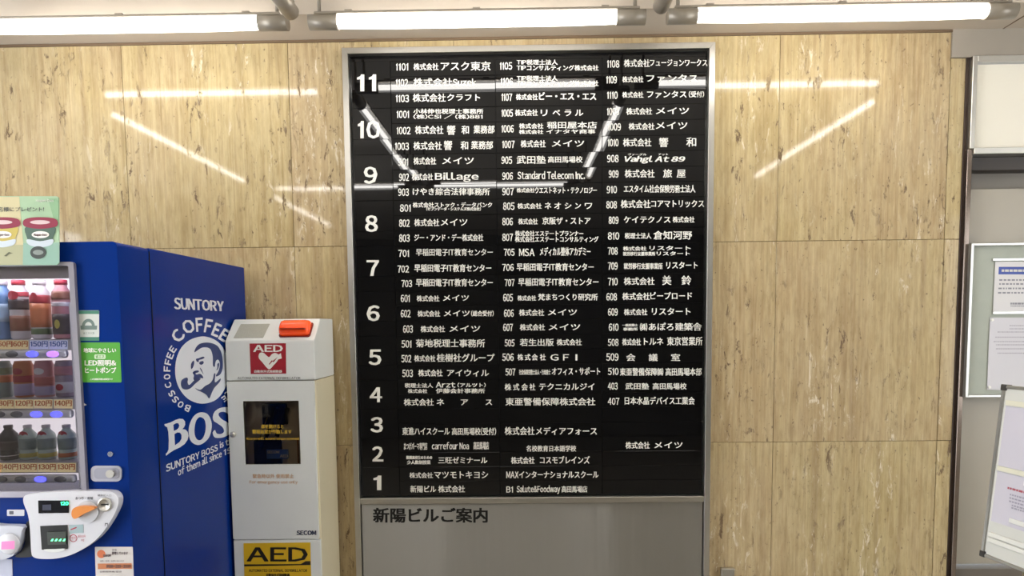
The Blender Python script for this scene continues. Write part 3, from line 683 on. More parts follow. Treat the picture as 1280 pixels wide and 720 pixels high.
for t in tiers:
    zb = PX(50, t['b']).z; zp = PX(50, t['p']).z; xr = PX(t['r'], t['b']).x
    zsh = zp + .014
    box('shelf', (wx0 + .002, -.835, zsh - .003), (wx1 - .008, -.713, zsh), M_SHELF, vm)
    box('price_rail', (wx0 + .002, -.838, zp - .015), (xr + .012, -.8355, zp + .014), M_SHELF, vm)
    t['zs'] = zsh
    bm = bmesh.new(); add_box(bm, (wx0 + .002, -.844, zb - .0115), (xr, -.826, zb + .0115), .009, 4)
    bar = link('button_bar', bm_mesh(bm, True), M_BAR, vm)
    for x, s in zip(t['bx'], t['st']):
        c = PX(x, t['b']); c.y = -.844
        b_ = lathe_me([(1, 0), (1, .35), (.85, .8), (.5, 1), (.0001, 1.02)], 20)
        b_.transform(Matrix.Translation(c) @ Matrix.Rotation(math.pi / 2, 4, 'X') @ Matrix.Diagonal((.0165, .0085, .003, 1)))
        o = link('select_button', b_, {'g': M_BG, 'b': M_BL, 'p': M_BP}[s], bar)
        if s != 'g': o['label'] = 'button glowing ' + ('blue' if s == 'b' else 'violet')
    for x, s, c in zip(t['px'], t['txt'], t['c']):
        fn = lambda u, v: W(u, v, -.8385)
        cd = link('price_card', shape_me([[(x - 11.6, t['p'] - 5.6), (x + 11.6, t['p'] - 5.6), (x + 11.6, t['p'] + 5.6), (x - 11.6, t['p'] + 5.6)]], fn, .0006), M_PRO if c == 'o' else M_PRB, vm)
        text('lettering', s, x - 10.5, x + 10.5, t['p'] - 1, 7.2, lambda u, v: W(u, v, -.8396), M_ORT if c == 'o' else M_BLT, cd, bold=.3)
box('end_bracket', (PX(90, 430).x, -.842, wz0 + .008), (wx1 - .008, -.838, wz1 - .1), mat('bracket_white', 'C8C4CA', .4), vm)

# samples standing in the display
def sample(kind, x, zsh, h, r, cols, label, bands, clear=False):
    """bands: (z0, z1, material, name) fractions of height wrapped around the body"""
    at = Vector((x, -.79, zsh + .0003))
    t = thing('drink_bottle' if kind != 'can' else 'drink_can', label, 'bottle' if kind != 'can' else 'can', at[:], 'drink samples in the vending machine display')
    if kind == 'can': prof = [(r * .82, 0), (r * .95, h * .02), (r, h * .06), (r, h * .88), (r * .86, h * .96), (r * .84, h), (r * .8, h * .985)]
    elif kind == 'bottle': prof = [(r * .8, 0), (r * .98, h * .02), (r, h * .06), (r * .95, h * .3), (r, h * .5), (r, h * .66), (r * .9, h * .74), (r * .55, h * .84), (r * .42, h * .88), (r * .42, h * .92)]
    else: prof = [(r * .8, 0), (r, h * .03), (r, h * .72), (r * .9, h * .8), (r * .62, h * .87), (r * .6, h * .92)]
    lathe('body', prof, at, cols[0], t, 20)
    if kind != 'can': cr = prof[-1][0] * 1.12; lathe('cap', [(cr, h * .915), (cr, h * .99), (cr * .9, h)], at, cols[1], t, 18)
    def rad(z):
        for (r0, z0), (r1, z1) in zip(prof, prof[1:]):
            if z0 <= z <= z1 and z1 > z0: return r0 + (r1 - r0) * (z - z0) / (z1 - z0)
        return r
    for a, b, mt, nm in bands:
        zz = [h * (a + (b - a) * i / 4) for i in range(5)]
        lathe(nm, [(rad(z) + .0007, z) for z in zz], at, mt, t, 20)
    return t, at
def badge(t, at, r, z, w_, hh, mt, name='emblem', rot=0):
    """oval print wrapped on the front of the body"""
    pts = ell(0, 0, w_, hh, 20)
    c = bmesh.new(); vs = [c.verts.new((at.x + math.sin(u / r) * (r + .0013), at.y - math.cos(u / r) * (r + .0013), at.z + z + v)) for u, v in pts]
    cen = c.verts.new((at.x, at.y - r - .0013, at.z + z))
    for i in range(len(vs)): c.faces.new((vs[i], vs[(i + 1) % len(vs)], cen))
    return link(name, bm_mesh(c), mt, t)
def smx(px, py): return W(px, py, -.79).x
mW = mat('label_white', 'DAD4DA', .4); mR = mat('label_red', 'B33A4A', .4); mO = mat('label_orange', 'CC7A52', .4); mP = mat('label_pink', 'C98A92', .4)
mD = mat('label_dark', '4A3F46', .4); mG = mat('label_grey_green', '8A9A98', .4); mBr = mat('label_brown', '8A5648', .4); mBl = mat('label_blue', '6E96CC', .3)
mGr = mat('label_green', '5C7050', .4); mCl = mat('pale_pet', 'C4D4CC', .15); mCo = mat('dark_cola', '34303C', .15); mLi = mat('label_lilac', 'B6A8CC', .4); mYe = mat('label_yellow', 'C6B860', .4)
z1, z2, z3 = [t['zs'] for t in tiers]
hh1 = W(50, 350, -.79).z - z1; rr = .0235
t_, a_ = sample('wide', smx(25, 390), z1, hh1, rr, (mW, mR), 'tall bottle with a grey label and red cap band, top row of the vending display', [(.5, .68, mD, 'label_band'), (.14, .40, mBr, 'label_band'), (.72, .8, mR, 'label_band')])
badge(t_, a_, rr, hh1 * .74, .014, .012, mR)
t_, a_ = sample('wide', smx(51, 390), z1, hh1, rr, (mW, mW), 'tall bottle with an orange and red label, top row of the vending display', [(.2, .6, mO, 'label_band'), (.6, .74, mR, 'label_band'), (.08, .18, mGr, 'label_band')])
badge(t_, a_, rr, hh1 * .72, .008, .010, mR)
t_, a_ = sample('wide', smx(78, 390), z1, hh1, rr, (mP, mR), 'tall mauve bottle with black and yellow label, top row right end of vending display', [(.08, .42, mD, 'label_band'), (.55, .62, mW, 'label_band'), (.66, .8, mBr, 'label_band')])
badge(t_, a_, rr, hh1 * .25, .007, .012, mYe)
sample('wide', smx(2, 390), z1, hh1, .026, (mBl, mW), 'tall sky-blue bottle, top row, left edge of the vending display', [(.3, .6, mat('label_pale_blue', 'A9C6E8', .4), 'label_band')])
hh2 = W(50, 451, -.79).z - z2
t_, a_ = sample('can', smx(30, 475), z2, hh2, rr, (mO, mO), 'orange-red and lilac can, middle row of the vending display', [(.06, .38, mLi, 'label_band'), (.42, .6, mR, 'label_band')])
badge(t_, a_, rr, hh2 * .72, .013, .009, mR)
t_, a_ = sample('can', smx(56, 475), z2, hh2, rr, (mP, mP), 'salmon pink can with a white oval, middle row of the vending display', [(.06, .3, mLi, 'label_band'), (.34, .56, mat('label_salmon', 'C06A66', .4), 'label_band')])
badge(t_, a_, rr, hh2 * .72, .014, .009, mW)
t_, a_ = sample('can', smx(81, 475), z2, hh2, rr * .95, (mat('can_mauve', 'AD9AA8', .35), mP), 'mauve can with white square label, middle row right end of vending display', [(.12, .42, mW, 'label_band'), (.6, .85, mP, 'label_band')])
badge(t_, a_, rr, hh2 * .28, .010, .009, mR)
t_, a_ = sample('can', smx(3, 475), z2, hh2, rr, (mG, mG), 'grey-green can with a brown top, middle row, left in the vending display', [(.42, .62, mO, 'label_band'), (.64, .82, mGr, 'label_band')])
hh3 = W(50, 531, -.79).z - z3
for px, lab in ((36, 'first'), (59, 'second'), (84.5, 'third')):
    t_, a_ = sample('bottle', smx(px, 560), z3, hh3, rr * .95, (mCl, mW), 'pale green bottle with red neck oval in the bottom row, %s from the dark bottle' % lab, [(.3, .62, mG, 'label_band'), (.08, .2, mYe if px != 84.5 else mO, 'label_band')])
    badge(t_, a_, rr * .82, hh3 * .745, .012, .009, mR)
sample('bottle', smx(12, 560), z3, hh3, rr, (mCo, mD), 'dark cola-coloured bottle left of the three pale green bottles, bottom row', [(.3, .55, mD, 'label_band'), (.12, .14, mW, 'label_band')])

# promotional poster standing over the display
poster = thing('promotional_poster', 'green and cream poster with two tubs of ice cream, above the vending machine display', 'poster', W(36, 332, -.872)[:])
YP = -.866
PF = lambda dy: (lambda u, v: W(u, v, YP - dy))
box('mount', W(-60, 328, -.866), W(66, 300, -.8515), mat('mount_grey', '777777', .5), poster)
sheet = link('sheet', shape_me([rrect(-75, 245.5, 74.5, 331.5, 4)], PF(0), .003), mat('poster_green', 'A7C3A0', .35, noise=.06, nscale=12), poster)
link('cream_panel', shape_me([[(-70, 246), (24, 246), (29, 302), (28.5, 331), (-70, 331)]], PF(.0034)), mat('poster_cream', 'CFC49A', .4), sheet)
link('table_print', shape_me([[(29, 304), (74, 303), (74.2, 328), (71, 331), (28.5, 331)]], PF(.0036)), mat('poster_teal', '8FB3A2', .4), sheet)
link('table_print', shape_me([[(-70, 306), (29, 306), (28.5, 331), (-70, 331)]], PF(.0036)), mat('poster_sand', 'AFAE8A', .4), sheet)
link('corner_print', shape_me([[(60, 248), (71, 248), (73, 252), (73, 290), (66, 270)]], PF(.0034)), mat('poster_green_deep', '8DB38A', .4), sheet)
text('lettering', '5百名様にプレゼント!', -14, 55, 261.8, 5.4, PF(.004), mat('poster_ink', '4A4A4C', .5), sheet, bold=.1)
text('lettering', 'Häagen-Dazs'.replace('ä', 'a'), 45, 67, 250.7, 3, PF(.004), M_WHITE, sheet, bold=.05)
def tub(cx, body, name):
    m_lid = mat('tub_lid', '8E2440', .4)
    o = link('tub_print', shape_me([bez([(cx - 17, 283), (cx + 18, 283), (cx + 16, 298), (cx + 14, 306), (cx, 309), (cx - 14, 306), (cx - 16, 298)], 4)], PF(.0040)), body, sheet)
    link('tub_foot', shape_me([bez([(cx - 16, 299), (cx, 301.5), (cx + 16, 299), (cx + 14, 306), (cx, 309.2), (cx - 14, 306)], 4)], PF(.0044)), mat('tub_frost', 'CAD4DC', .4), sheet)
    link('tub_lid', shape_me([bez([(cx - 21, 276), (cx - 14, 272.5), (cx, 271.5), (cx + 15, 272.5), (cx + 21.5, 276), (cx + 20, 283), (cx, 286), (cx - 19, 283)], 4)], PF(.0046)), m_lid, sheet)
    link('lid_top', shape_me([ell(cx, 277.8, 12.5, 2.6, 24)], PF(.0050)), mat('tub_cream_top', 'D9BFC0', .4), sheet)
    link('tub_oval', shape_me([ell(cx + .5, 293.3, 11, 4.4, 24)], PF(.0050)), M_WHITE, sheet)
    text('lettering', 'Haagen-Dazs', cx - 7.5, cx + 8.5, 293.4, 2.6, PF(.0054), mat('tub_ink', '5A2A3A', .5), sheet, bold=.1)
tub(50, mat('tub_green', '4D6659', .4), 'g'); tub(3, mat('tub_gold', 'C6B258', .4), 'y')
link('jar_print', shape_me([ell(47.7, 315.7, 10, 8, 24)], PF(.0046)), mat('jar_dark', '3A403C', .4), sheet)
link('jar_inner', shape_me([ell(47.7, 315.5, 6.6, 3.2, 24)], PF(.0050)), mat('jar_grey', '8A928C', .4), sheet)
link('twig_print', shape_me([[(5, 320), (11, 315), (16, 316.5), (12, 317), (8, 320.5)]], PF(.0046)), mat('twig_dark', '5A5A40', .4), sheet)

# stickers, lock, screw on the door
DF = lambda dy=.0004: (lambda u, v: W(u, v, VY - dy))
st = link('green_sticker', shape_me([rrect(99.5, 428, 151, 478, 1.5)], lambda u, v: W(u + (v - 453) * .045, v, VY - .0003), .0005), mat('sticker_green', '4EA32E', .4), front); st['label'] = 'bright green square sticker with white lettering'
acc = ([], [])
text_geo(acc, '地球にやさしい', 104.5, 145, 438, 5.4, DF(.0012), .2); text_geo(acc, 'LED照明&', 106, 145, 453.7, 7, DF(.0012), .3); text_geo(acc, 'ヒートポンプ', 106.5, 145, 463, 7, DF(.0012), .3)
text_geo(acc, 'この自動販売機は節電型です', 113, 141, 474, 2.2, DF(.0012), .05)
acc_obj('lettering', acc, M_WHITE, st)
link('speech_flash', shape_me([rrect(118, 443, 132, 448.6, 1.5)], DF(.0012)), mat('flash_pale', 'D8E8C8', .5), st)
text('lettering', '省エネ', 119.5, 130.5, 445.8, 4, DF(.0018), mat('sticker_green', '4EA32E', .4), st, bold=.1)
st = link('white_sticker', shape_me([rrect(97.5, 388, 124, 421.5, 1.2)], DF(.0003), .0005), mat('sticker_white', 'D0D4CE', .4), front); st['label'] = 'small white sticker with a grey arch emblem'
link('green_edge', shape_me([[(97.6, 388.2), (123.8, 388.2), (123.9, 392.5), (97.7, 392.5)]], DF(.0012)), mat('sticker_teal', '3E7C66', .4), st)
link('green_edge', shape_me([[(97.8, 421.3), (124, 421.3), (124, 426), (98, 426)]], DF(.0012)), mat('sticker_teal', '3E7C66', .4), st)
arch = [(110.5 + 8 * math.cos(math.radians(a)), 407.5 - 9 * math.sin(math.radians(a))) for a in range(0, 181, 15)] + [(110.5 + 4.4 * math.cos(math.radians(a)), 407.5 - 5 * math.sin(math.radians(a))) for a in range(180, -1, -15)]
link('arch_emblem', shape_me([arch], DF(.0012)), mat('emblem_grey', '6C7E78', .4), st)
link('ribbon_emblem', shape_me([[(100.5, 407), (121.5, 407), (121, 412), (101, 412)]], DF(.0014)), mat('emblem_grey', '6C7E78', .4), st)
text('lettering', '省エネ大賞', 104, 118, 416.5, 2.6, DF(.0014), mat('emblem_grey', '6C7E78', .4), st)
link('lock_plate', shape_me([rrect(114.5, 582, 152.5, 601.5, 6)], DF(0), .004), mat('plate_silver', 'B9B9C4', .3, .3), front)
link('lock_inset', shape_me([rrect(118, 585, 149, 598.5, 5)], DF(.0042), .0015), mat('plate_inset', 'A6A6B4', .3, .3), front)
def disc(name, px, py, r, y, t, mt, parent):
    c = W(px, py, y); return cyl(name, c, c - Vector((0, t, 0)), r, mt, parent, n=24)
disc('key_cylinder', 138.5, 592, .0105, VY - .0055, .006, M_STEELV, front); disc('screw_head', 138.3, 567.5, .007, VY, .003, mat('screw_silver', 'A8B0C4', .25, .8), front)
link('small_tag', shape_me([rrect(9, 637, 30.5, 644.8, 1)], DF(0), .0008), mat('tag_white', 'CFCFD6', .5), front)
link('tag_mark', shape_me([rrect(11.5, 638.8, 17, 643, .6)], DF(.0011)), mat('tag_ink', '50505A', .5), front)
link('arrow_sticker', shape_me([[(101, 501), (108.5, 506.3), (101, 508.5)]], DF(.0003), .0006), M_WHITE, front)
# price sticker low on the door
st = link('notice_sticker', shape_me([rrect(118.7, 683.5, 166, 760, 1)], lambda u, v: W(u + (v - 683) * .03, v, VY - .0003), .0005), mat('sticker_offwhite', 'D2CCC8', .4), front); st['label'] = 'white notice sticker with an orange band and dot'
link('orange_dot', shape_me([ell(126.5, 692.5, 5.2, 5.2, 24)], DF(.0012)), mat('dot_orange', 'D9764A', .4), st)
link('orange_band', shape_me([[(122, 704.5), (164.5, 704), (165, 711), (122.3, 711.5)]], DF(.0012)), mat('band_orange', 'C47A50', .4), st)
acc = ([], []); text_geo(acc, '節電', 140, 146, 687.5, 2, DF(.0012)); text_geo(acc, '節電しています', 140, 160, 691.5, 3.6, DF(.0012), .1); text_geo(acc, '故障・苦情・お問い合わせは', 125, 155, 701.3, 1.9, DF(.0012)); text_geo(acc, 'SUNTORY', 129, 139, 694.5, 2.6, DF(.0016), .2); text_geo(acc, '0120-888-8888'.replace('8', '3'), 133, 163, 707.8, 3.6, DF(.0018), .15)
text_geo(acc, '自動販売機 受付', 125, 152, 714.7, 2, DF(.0012))
acc_obj('lettering', acc, mat('sticker_ink', '5A4A50', .5), st)

# coin and bill unit
M_CW = mat('coin_unit_white', 'D5D5DC', .3)
leaf = bez([(37, 626), (37.5, 618.5), (44, 615.3), (70, 612.8), (110, 611.3), (141, 611.8), (150, 614.5), (154, 621), (152.5, 632), (144, 649), (131, 667), (115, 680), (97, 689.5), (78, 694.5), (58, 695), (49, 692.5), (46.5, 686), (45, 660), (42.5, 641)], 5)
cu = link('coin_unit', shape_me([leaf], DF(0), .022), M_CW, vm)
for md in cu.data.polygons: md.use_smooth = False
mo = cu.modifiers.new('bevel', 'BEVEL'); mo.width = .006; mo.segments = 3; mo.limit_method = 'ANGLE'; mo.angle_limit = math.radians(60)
CF = lambda dy=0: (lambda u, v: W(u, v, VY - .0222 - dy))
link('display_panel', shape_me([[(48, 625.5), (86, 625.5), (86.3, 641), (48.5, 641.5)]], CF(0), .0012), mat('panel_black', '15171F', .12), cu)
text('digits', '120', 76, 85.5, 629.3, 4.2, CF(.0016), mat('digit_green', '20F080', .3, emit=(.05, 1, .35, 1), es=3), cu, bold=.2)
link('panel_inset', shape_me([[(53, 631), (64, 630.5), (64, 638), (53, 638)]], CF(.0016)), mat('inset_blue', '2A2E44', .3), cu)
text('lettering', 'おつり・返却', 94.5, 116, 622.8, 3.4, CF(.0003), mat('coin_ink', '55565E', .5), cu, bold=.1)
disc('knob_rim', 110.7, 639, .0285, VY - .022, .006, mat('rim_white', 'C6C8CE', .35), cu)
lev = link('return_lever', shape_me([bez([(93, 641), (95, 634.5), (103, 631.5), (119, 632.5), (121, 635), (108, 641), (99, 646.5), (95, 646)], 4)], CF(.0062), .012), mat('lever_orange', 'E08A3C', .35), cu); lev['label'] = 'orange coin return lever'
c0 = W(131.5, 630.5, VY - .0222)
ring = lathe_me([(.0185, 0), (.0185, .003), (.016, .005), (.0125, .004), (.0115, .0012), (.0001, .001)], 28); ring.transform(Matrix.Translation(c0) @ Matrix.Rotation(math.pi / 2, 4, 'X')); link('coin_slot_ring', ring, M_STEELV, cu)
box('coin_slot', c0 + Vector((-.0095, -.0025, -.0016)), c0 + Vector((.0095, -.0012, .0016)), M_BLACK, cu)
text('lettering', '硬貨投入口', 122, 139, 619.3, 2.6, CF(.0003), mat('coin_ink', '55565E', .5), cu)
link('bill_slot', shape_me([[(50.5, 657.5), (84.5, 656), (85, 686), (52.5, 687)]], CF(0), .0012), mat('bill_black', '16181A', .3), cu)
link('bill_mouth', shape_me([[(60, 664.5), (83.5, 664), (83.5, 680), (61, 680.5)]], CF(.0014), .004), mat('bill_mouth_grey', '3E4440', .3), cu)
for k in range(4):
    x = 65 + k * 5
    link('green_arrow', shape_me([[(x - 1.8, 676.5), (x + .2, 673.6), (x + 2.2, 673.6), (x + .8, 676.5)]], CF(.0056)), mat('arrow_green', '30E060', .3, emit=(.1, 1, .3, 1), es=3), cu)
link('bill_lip', shape_me([bez([(56, 686.5), (70, 686), (82, 685.5), (78, 688.5), (69, 690), (60, 689)], 3)], CF(0), .003), mat('lip_pale', 'E2E4E2', .3), cu)
link('bill_sticker', shape_me([[(86.5, 656.5), (104, 655.5), (104.5, 666), (87, 666.8)]], CF(0), .0006), mat('bill_sticker', '9FB4B8', .4), cu)
link('red_stroke', shape_me([[(88, 661.5), (95.5, 658.5), (96, 660), (88.5, 662.8)]], CF(.0009)), mR, cu)
link('round_mark', shape_me([ell(91.7, 672.8, 4.8, 4.8, 24), ell(91.7, 672.8, 3.9, 3.9, 24)], CF(.0004)), mR, cu)
acc = ([], []); text_geo(acc, '千円', 89, 94.6, 672.8, 4, CF(.0004)); text_geo(acc, '新500円', 97.5, 107, 670.5, 3.6, CF(.0004)); text_geo(acc, '可', 101, 105.5, 675.5, 3, CF(.0004)); acc_obj('lettering', acc, mR, cu)
link('small_mark', shape_me([[(130.8, 657.5), (131.2, 653.8), (134.8, 653.8), (135, 657.3), (134.2, 657.3), (134, 655), (132, 655), (131.7, 657.5)]], CF(.0003)), mat('coin_ink', '55565E', .5), cu)
# left unit with pink screen, dark gap beside it
lu = link('card_reader', shape_me([bez([(-40, 654.5), (10, 654.5), (34.5, 655.8), (33.5, 662), (31, 675), (26, 688), (17, 694.5), (5, 696.5), (-40, 697)], 4)], DF(0), .02), mat('reader_white', 'C6C8D2', .3), vm); lu['label'] = 'white card reader with a pink screen'
link('dark_gap', shape_me([bez([(35, 652), (43, 655), (45, 668), (46, 686), (44, 694), (30, 696), (21, 694.5), (28.5, 688), (33, 676)], 4)], DF(0), .006), mat('gap_black', '0A0E18', .3), vm)
c0 = W(12, 679.5, VY - .02); ring = lathe_me([(.0285, 0), (.0285, .003), (.025, .006), (.0001, .0061)], 30); ring.transform(Matrix.Translation(c0) @ Matrix.Rotation(math.pi / 2, 4, 'X')); link('reader_dial', ring, mat('dial_white', 'D4D4DA', .35), lu)
link('pink_screen', shape_me([rrect(1.5, 676.5, 18.2, 686.5, .8)], lambda u, v: W(u, v - (u - 10) * .04, VY - .0265)), mat('pink_screen', 'E07AAE', .3, emit='E070A8', es=.35), lu)
link('lower_notice', shape_me([[(-40, 699), (15.5, 699), (17, 760), (-40, 760)]], DF(0), .001), mat('notice_lilac', 'B9BCD0', .4), vm)

# lettering and emblem on the side of the machine
XS = VX1 + .0008
SF = lambda dx=0: (lambda u, v: SX(u, v, XS + dx))
sig = lambda pts, s, ox, oy: [(ox + x / s, oy + y / s) for x, y in pts]
A6 = lambda pts: sig(pts, 5.145, 190, 370)
A7 = lambda pts: sig(pts, 6, 190, 500)
M_DEC = mat('decal_white', 'D8DCE4', .35); M_DECB = mat('decal_blue', '122A66', .35)
em = link('emblem_disc', shape_me([A6(bez([(149, 480), (158, 400), (190, 330), (240, 285), (300, 263), (350, 262), (410, 285), (455, 330), (485, 400), (493, 470), (485, 550), (455, 620), (410, 668), (350, 690), (290, 688), (230, 660), (185, 610), (158, 550)], 4))], SF(0)), M_DEC, cabinet)
em['label'] = 'white disc with a blue drawing of a man smoking a pipe'
face = {
 'hair_print': [(272, 362), (282, 332), (305, 308), (345, 299), (385, 303), (420, 320), (440, 350), (452, 385), (456, 425), (453, 470), (440, 503), (415, 518), (412, 508), (424, 490), (434, 462), (436, 430), (426, 410), (414, 414), (407, 432), (404, 455), (392, 448), (391, 405), (388, 375), (374, 340), (345, 330), (318, 334), (292, 350)],
 'brow_print': [(283, 405), (300, 400), (328, 390), (338, 398), (320, 407), (302, 412), (300, 424), (288, 422)],
 'eye_print': [(306, 425), (326, 418), (333, 430), (320, 442), (306, 438)],
 'nose_print': [(268, 415), (272, 432), (262, 462), (252, 468), (251, 440), (258, 424)],
 'moustache_print': [(262, 495), (275, 482), (298, 479), (300, 489), (280, 498), (288, 505), (308, 500), (326, 514), (328, 530), (312, 527), (290, 535), (274, 545), (266, 530), (270, 510)],
 'pipe_print': [(187, 552), (197, 535), (222, 524), (232, 535), (229, 555), (240, 572), (272, 542), (300, 530), (312, 535), (275, 567), (250, 592), (225, 602), (200, 598), (188, 580)],
 'cheek_print': [(308, 460), (320, 474), (332, 506), (324, 494), (312, 474)],
 'ear_print': [(420, 438), (430, 430), (432, 445), (424, 470), (414, 478), (420, 460)],
 'collar_print': [(278, 592), (310, 603), (342, 578), (372, 562), (392, 535), (398, 502), (408, 502), (405, 556), (440, 530), (436, 552), (402, 590), (385, 622), (368, 660), (350, 636), (320, 618), (295, 608)],
}
for nm, pts in face.items(): link(nm, shape_me([A6(bez(pts, 3))], SF(.0005)), M_DECB, em)
text('lettering', 'SUNTORY', 218, 279, 0, 34, lambda u, v: (SX(u, 377.2, XS).x, SX(u, 377.2, XS).y, 1.694 + v * .001), M_DEC, cabinet, bold=.65, down=False, nrm=(1, 0, 0))
ECX, ECY = 254.5, 462.5
def arc_letter(acc, ch, px, py, w_, h_, rot=None, bold=.2):
    V, Fc, _a = layout(ch); a = min(v[0] for v in V); b = max(v[0] for v in V); ob = (a + b) / 2
    y0 = min(v[1] for v in V); y1 = max(v[1] for v in V)
    ox, oy = px - ECX, py - ECY; n = math.hypot(ox, oy); up = (ox / n, oy / n)
    if rot is not None: up = (math.sin(math.radians(rot)), -math.cos(math.radians(rot)))
    rt = (-up[1], up[0])
    for bx_, by_ in ((-bold, -bold), (bold, -bold), (-bold, bold), (bold, bold)):
        k = len(acc[0])
        for vx, vy in V:
            s = (vx - ob) / (b - a) * w_; t = (vy - (y0 + y1) / 2) / (y1 - y0) * h_
            acc[0].append(tuple(SX(px + rt[0] * s + up[0] * t + bx_, py + rt[1] * s + up[1] * t + by_, XS + .00012 * (bx_ > 0) + .00024 * (by_ > 0))))
        acc[1].extend([[i + k for i in f] for f in Fc])
acc = ([], [])
for ch, px, py, w_, h_, ro in (('C', 222.3, 419.5, 12.5, 14.5, -50), ('O', 235.5, 408, 13.5, 16, -24), ('F', 249.3, 405.8, 8, 16.5, -4), ('F', 260.5, 407.5, 8, 16, 10), ('E', 270.8, 412.5, 8, 15.5, 22), ('E', 280.5, 419, 8.5, 14.5, 32)):
    arc_letter(acc, ch, px, py, w_, h_, ro, .5)
for ch, px, py in (('B', 234.2, 510), ('O', 225.8, 505.6), ('S', 219.3, 499.5), ('S', 214.8, 492), ('C', 210.3, 481.5), ('O', 208.8, 471), ('F', 208.8, 461), ('F', 210.2, 452.6), ('E', 212.6, 444.6), ('E', 216, 436.6)):
    arc_letter(acc, ch, px, py, 6.2, 7.8, None, .3)
for ch, px, py in (('C', 284.2, 492.5), ('E', 280.5, 498.5)): arc_letter(acc, ch, px, py, 5, 6.5, None, .25)
acc_obj('lettering', acc, M_DEC, cabinet)
bB = A7([(93, 181), (112, 177), (140, 168), (175, 150), (205, 140), (232, 143), (247, 160), (249, 184), (240, 205), (228, 218), (252, 222), (268, 240), (274, 268), (266, 300), (245, 330), (210, 355), (165, 376), (130, 398), (106, 418), (103, 405), (116, 390), (124, 370), (126, 300), (122, 240), (114, 205), (95, 193)])
link('lettering', shape_me([bB, A7([(160, 186), (180, 174), (197, 174), (205, 190), (200, 208), (186, 222), (164, 232)]), A7([(168, 256), (190, 243), (210, 245), (221, 262), (221, 290), (207, 315), (172, 340)])], SF(0)), M_DEC, cabinet)
link('lettering', shape_me([A7(bez([(362, 93), (415, 105), (445, 160), (446, 220), (425, 285), (375, 330), (330, 335), (290, 305), (275, 245), (283, 180), (315, 120)], 5)), A7(bez([(362, 128), (392, 145), (403, 190), (398, 245), (378, 290), (350, 302), (327, 280), (318, 235), (325, 175), (340, 142)], 5))], SF(0)), M_DEC, cabinet)
link('lettering', shape_me([A7(bez([(456, 125), (470, 88), (505, 62), (550, 54), (590, 60), (600, 100), (585, 125), (566, 100), (535, 88), (505, 95), (500, 115), (525, 145), (570, 172), (600, 215), (580, 255), (540, 278), (500, 285), (468, 278), (455, 245), (472, 225), (485, 250), (515, 255), (540, 238), (530, 205), (490, 175), (462, 155)], 3))], SF(0)), M_DEC, cabinet)
def side_line(s, u0, u1, z, h):
    return text('lettering', s, u0, u1, z, h, lambda u, v: (XS, u, v), M_DEC, cabinet, bold=.001, down=False, nrm=(1, 0, 0))
a1 = SX(207.5, 583.5, XS); b1 = SX(272, 561, XS)
side_line('SUNTORY BOSS', a1.y, b1.y, (a1.z + b1.z) / 2, .021)
b2 = SX(275, 560, XS); e2 = SX(279.5, 559, XS); side_line('is', b2.y, e2.y, a1.z, .021)
b3 = SX(282, 558, XS); side_line('the boss', b3.y, -.06, a1.z, .021)
c1 = SX(222.5, 590.5, XS); d1 = SX(250, 581, XS); side_line('of them', c1.y, d1.y, c1.z, .021)
c2 = SX(252.5, 580, XS); d2 = SX(259.5, 577.5, XS); side_line('all', c2.y, d2.y, c1.z, .021)
c3 = SX(262, 577, XS); d3 = SX(277, 571, XS); side_line('since', c3.y, d3.y, c1.z, .021)
c4 = SX(280, 570, XS); side_line('1992', c4.y, -.12, c1.z, .021)

# ------------------------------------------------------------ notice board in the doorway
nb0 = W(1208.5, 304, -.03); nb1 = W(1206, 497, -.03)
NX0, NZ1, NZ0, NX1 = 1.690, nb0.z, nb1.z, 2.45
nb = thing('notice_board', 'pale green steel-framed notice board on the doorway panel with papers pinned on it', 'notice board', ((NX0 + NX1) / 2, .0, NZ0))
M_NB = mat('board_green', 'A9ADA0', .6, noise=.03, nscale=20); M_AL = mat('aluminium', 'B4B2AC', .3, .8)
box('panel', (NX0 + .008, -.015, NZ0 + .008), (NX1 - .008, .028, NZ1 - .008), M_NB, nb)
for nm, a, b in (('frame_stile', (NX0, -.03, NZ0), (NX0 + .010, .028, NZ1)), ('frame_stile', (NX1 - .010, -.03, NZ0), (NX1, .028, NZ1)),
                 ('frame_rail', (NX0 + .010, -.03, NZ1 - .010), (NX1 - .010, .028, NZ1)), ('frame_rail', (NX0 + .010, -.03, NZ0), (NX1 - .010, .028, NZ0 + .010))):
    box(nm, a, b, M_AL, nb, bev=.0015)
box('gasket', (NX0 + .010, -.0165, NZ0 + .010), (NX0 + .018, -.0152, NZ1 - .010), mat('gasket_dark', '6B6C62', .6), nb)
p = W(1212, 493.5, -.0155); box('nameplate', p, p + Vector((.035, -.001, -.006)), mat('plate_dark', '4A4640', .5), nb)
def bars(acc, x0, x1, yy, h, fn, seed, gap=.25):
    rnd = random.Random(seed); x = x0
    while x < x1:
        w_ = rnd.uniform(h * .8, h * 2.2); e = min(x + w_, x1); k = len(acc[0])
        acc[0].extend([tuple(fn(*q)) for q in ((x, yy - h / 2), (e, yy - h / 2), (e, yy + h / 2), (x, yy + h / 2))]); acc[1].append([k, k + 1, k + 2, k + 3]); x = e + h * gap
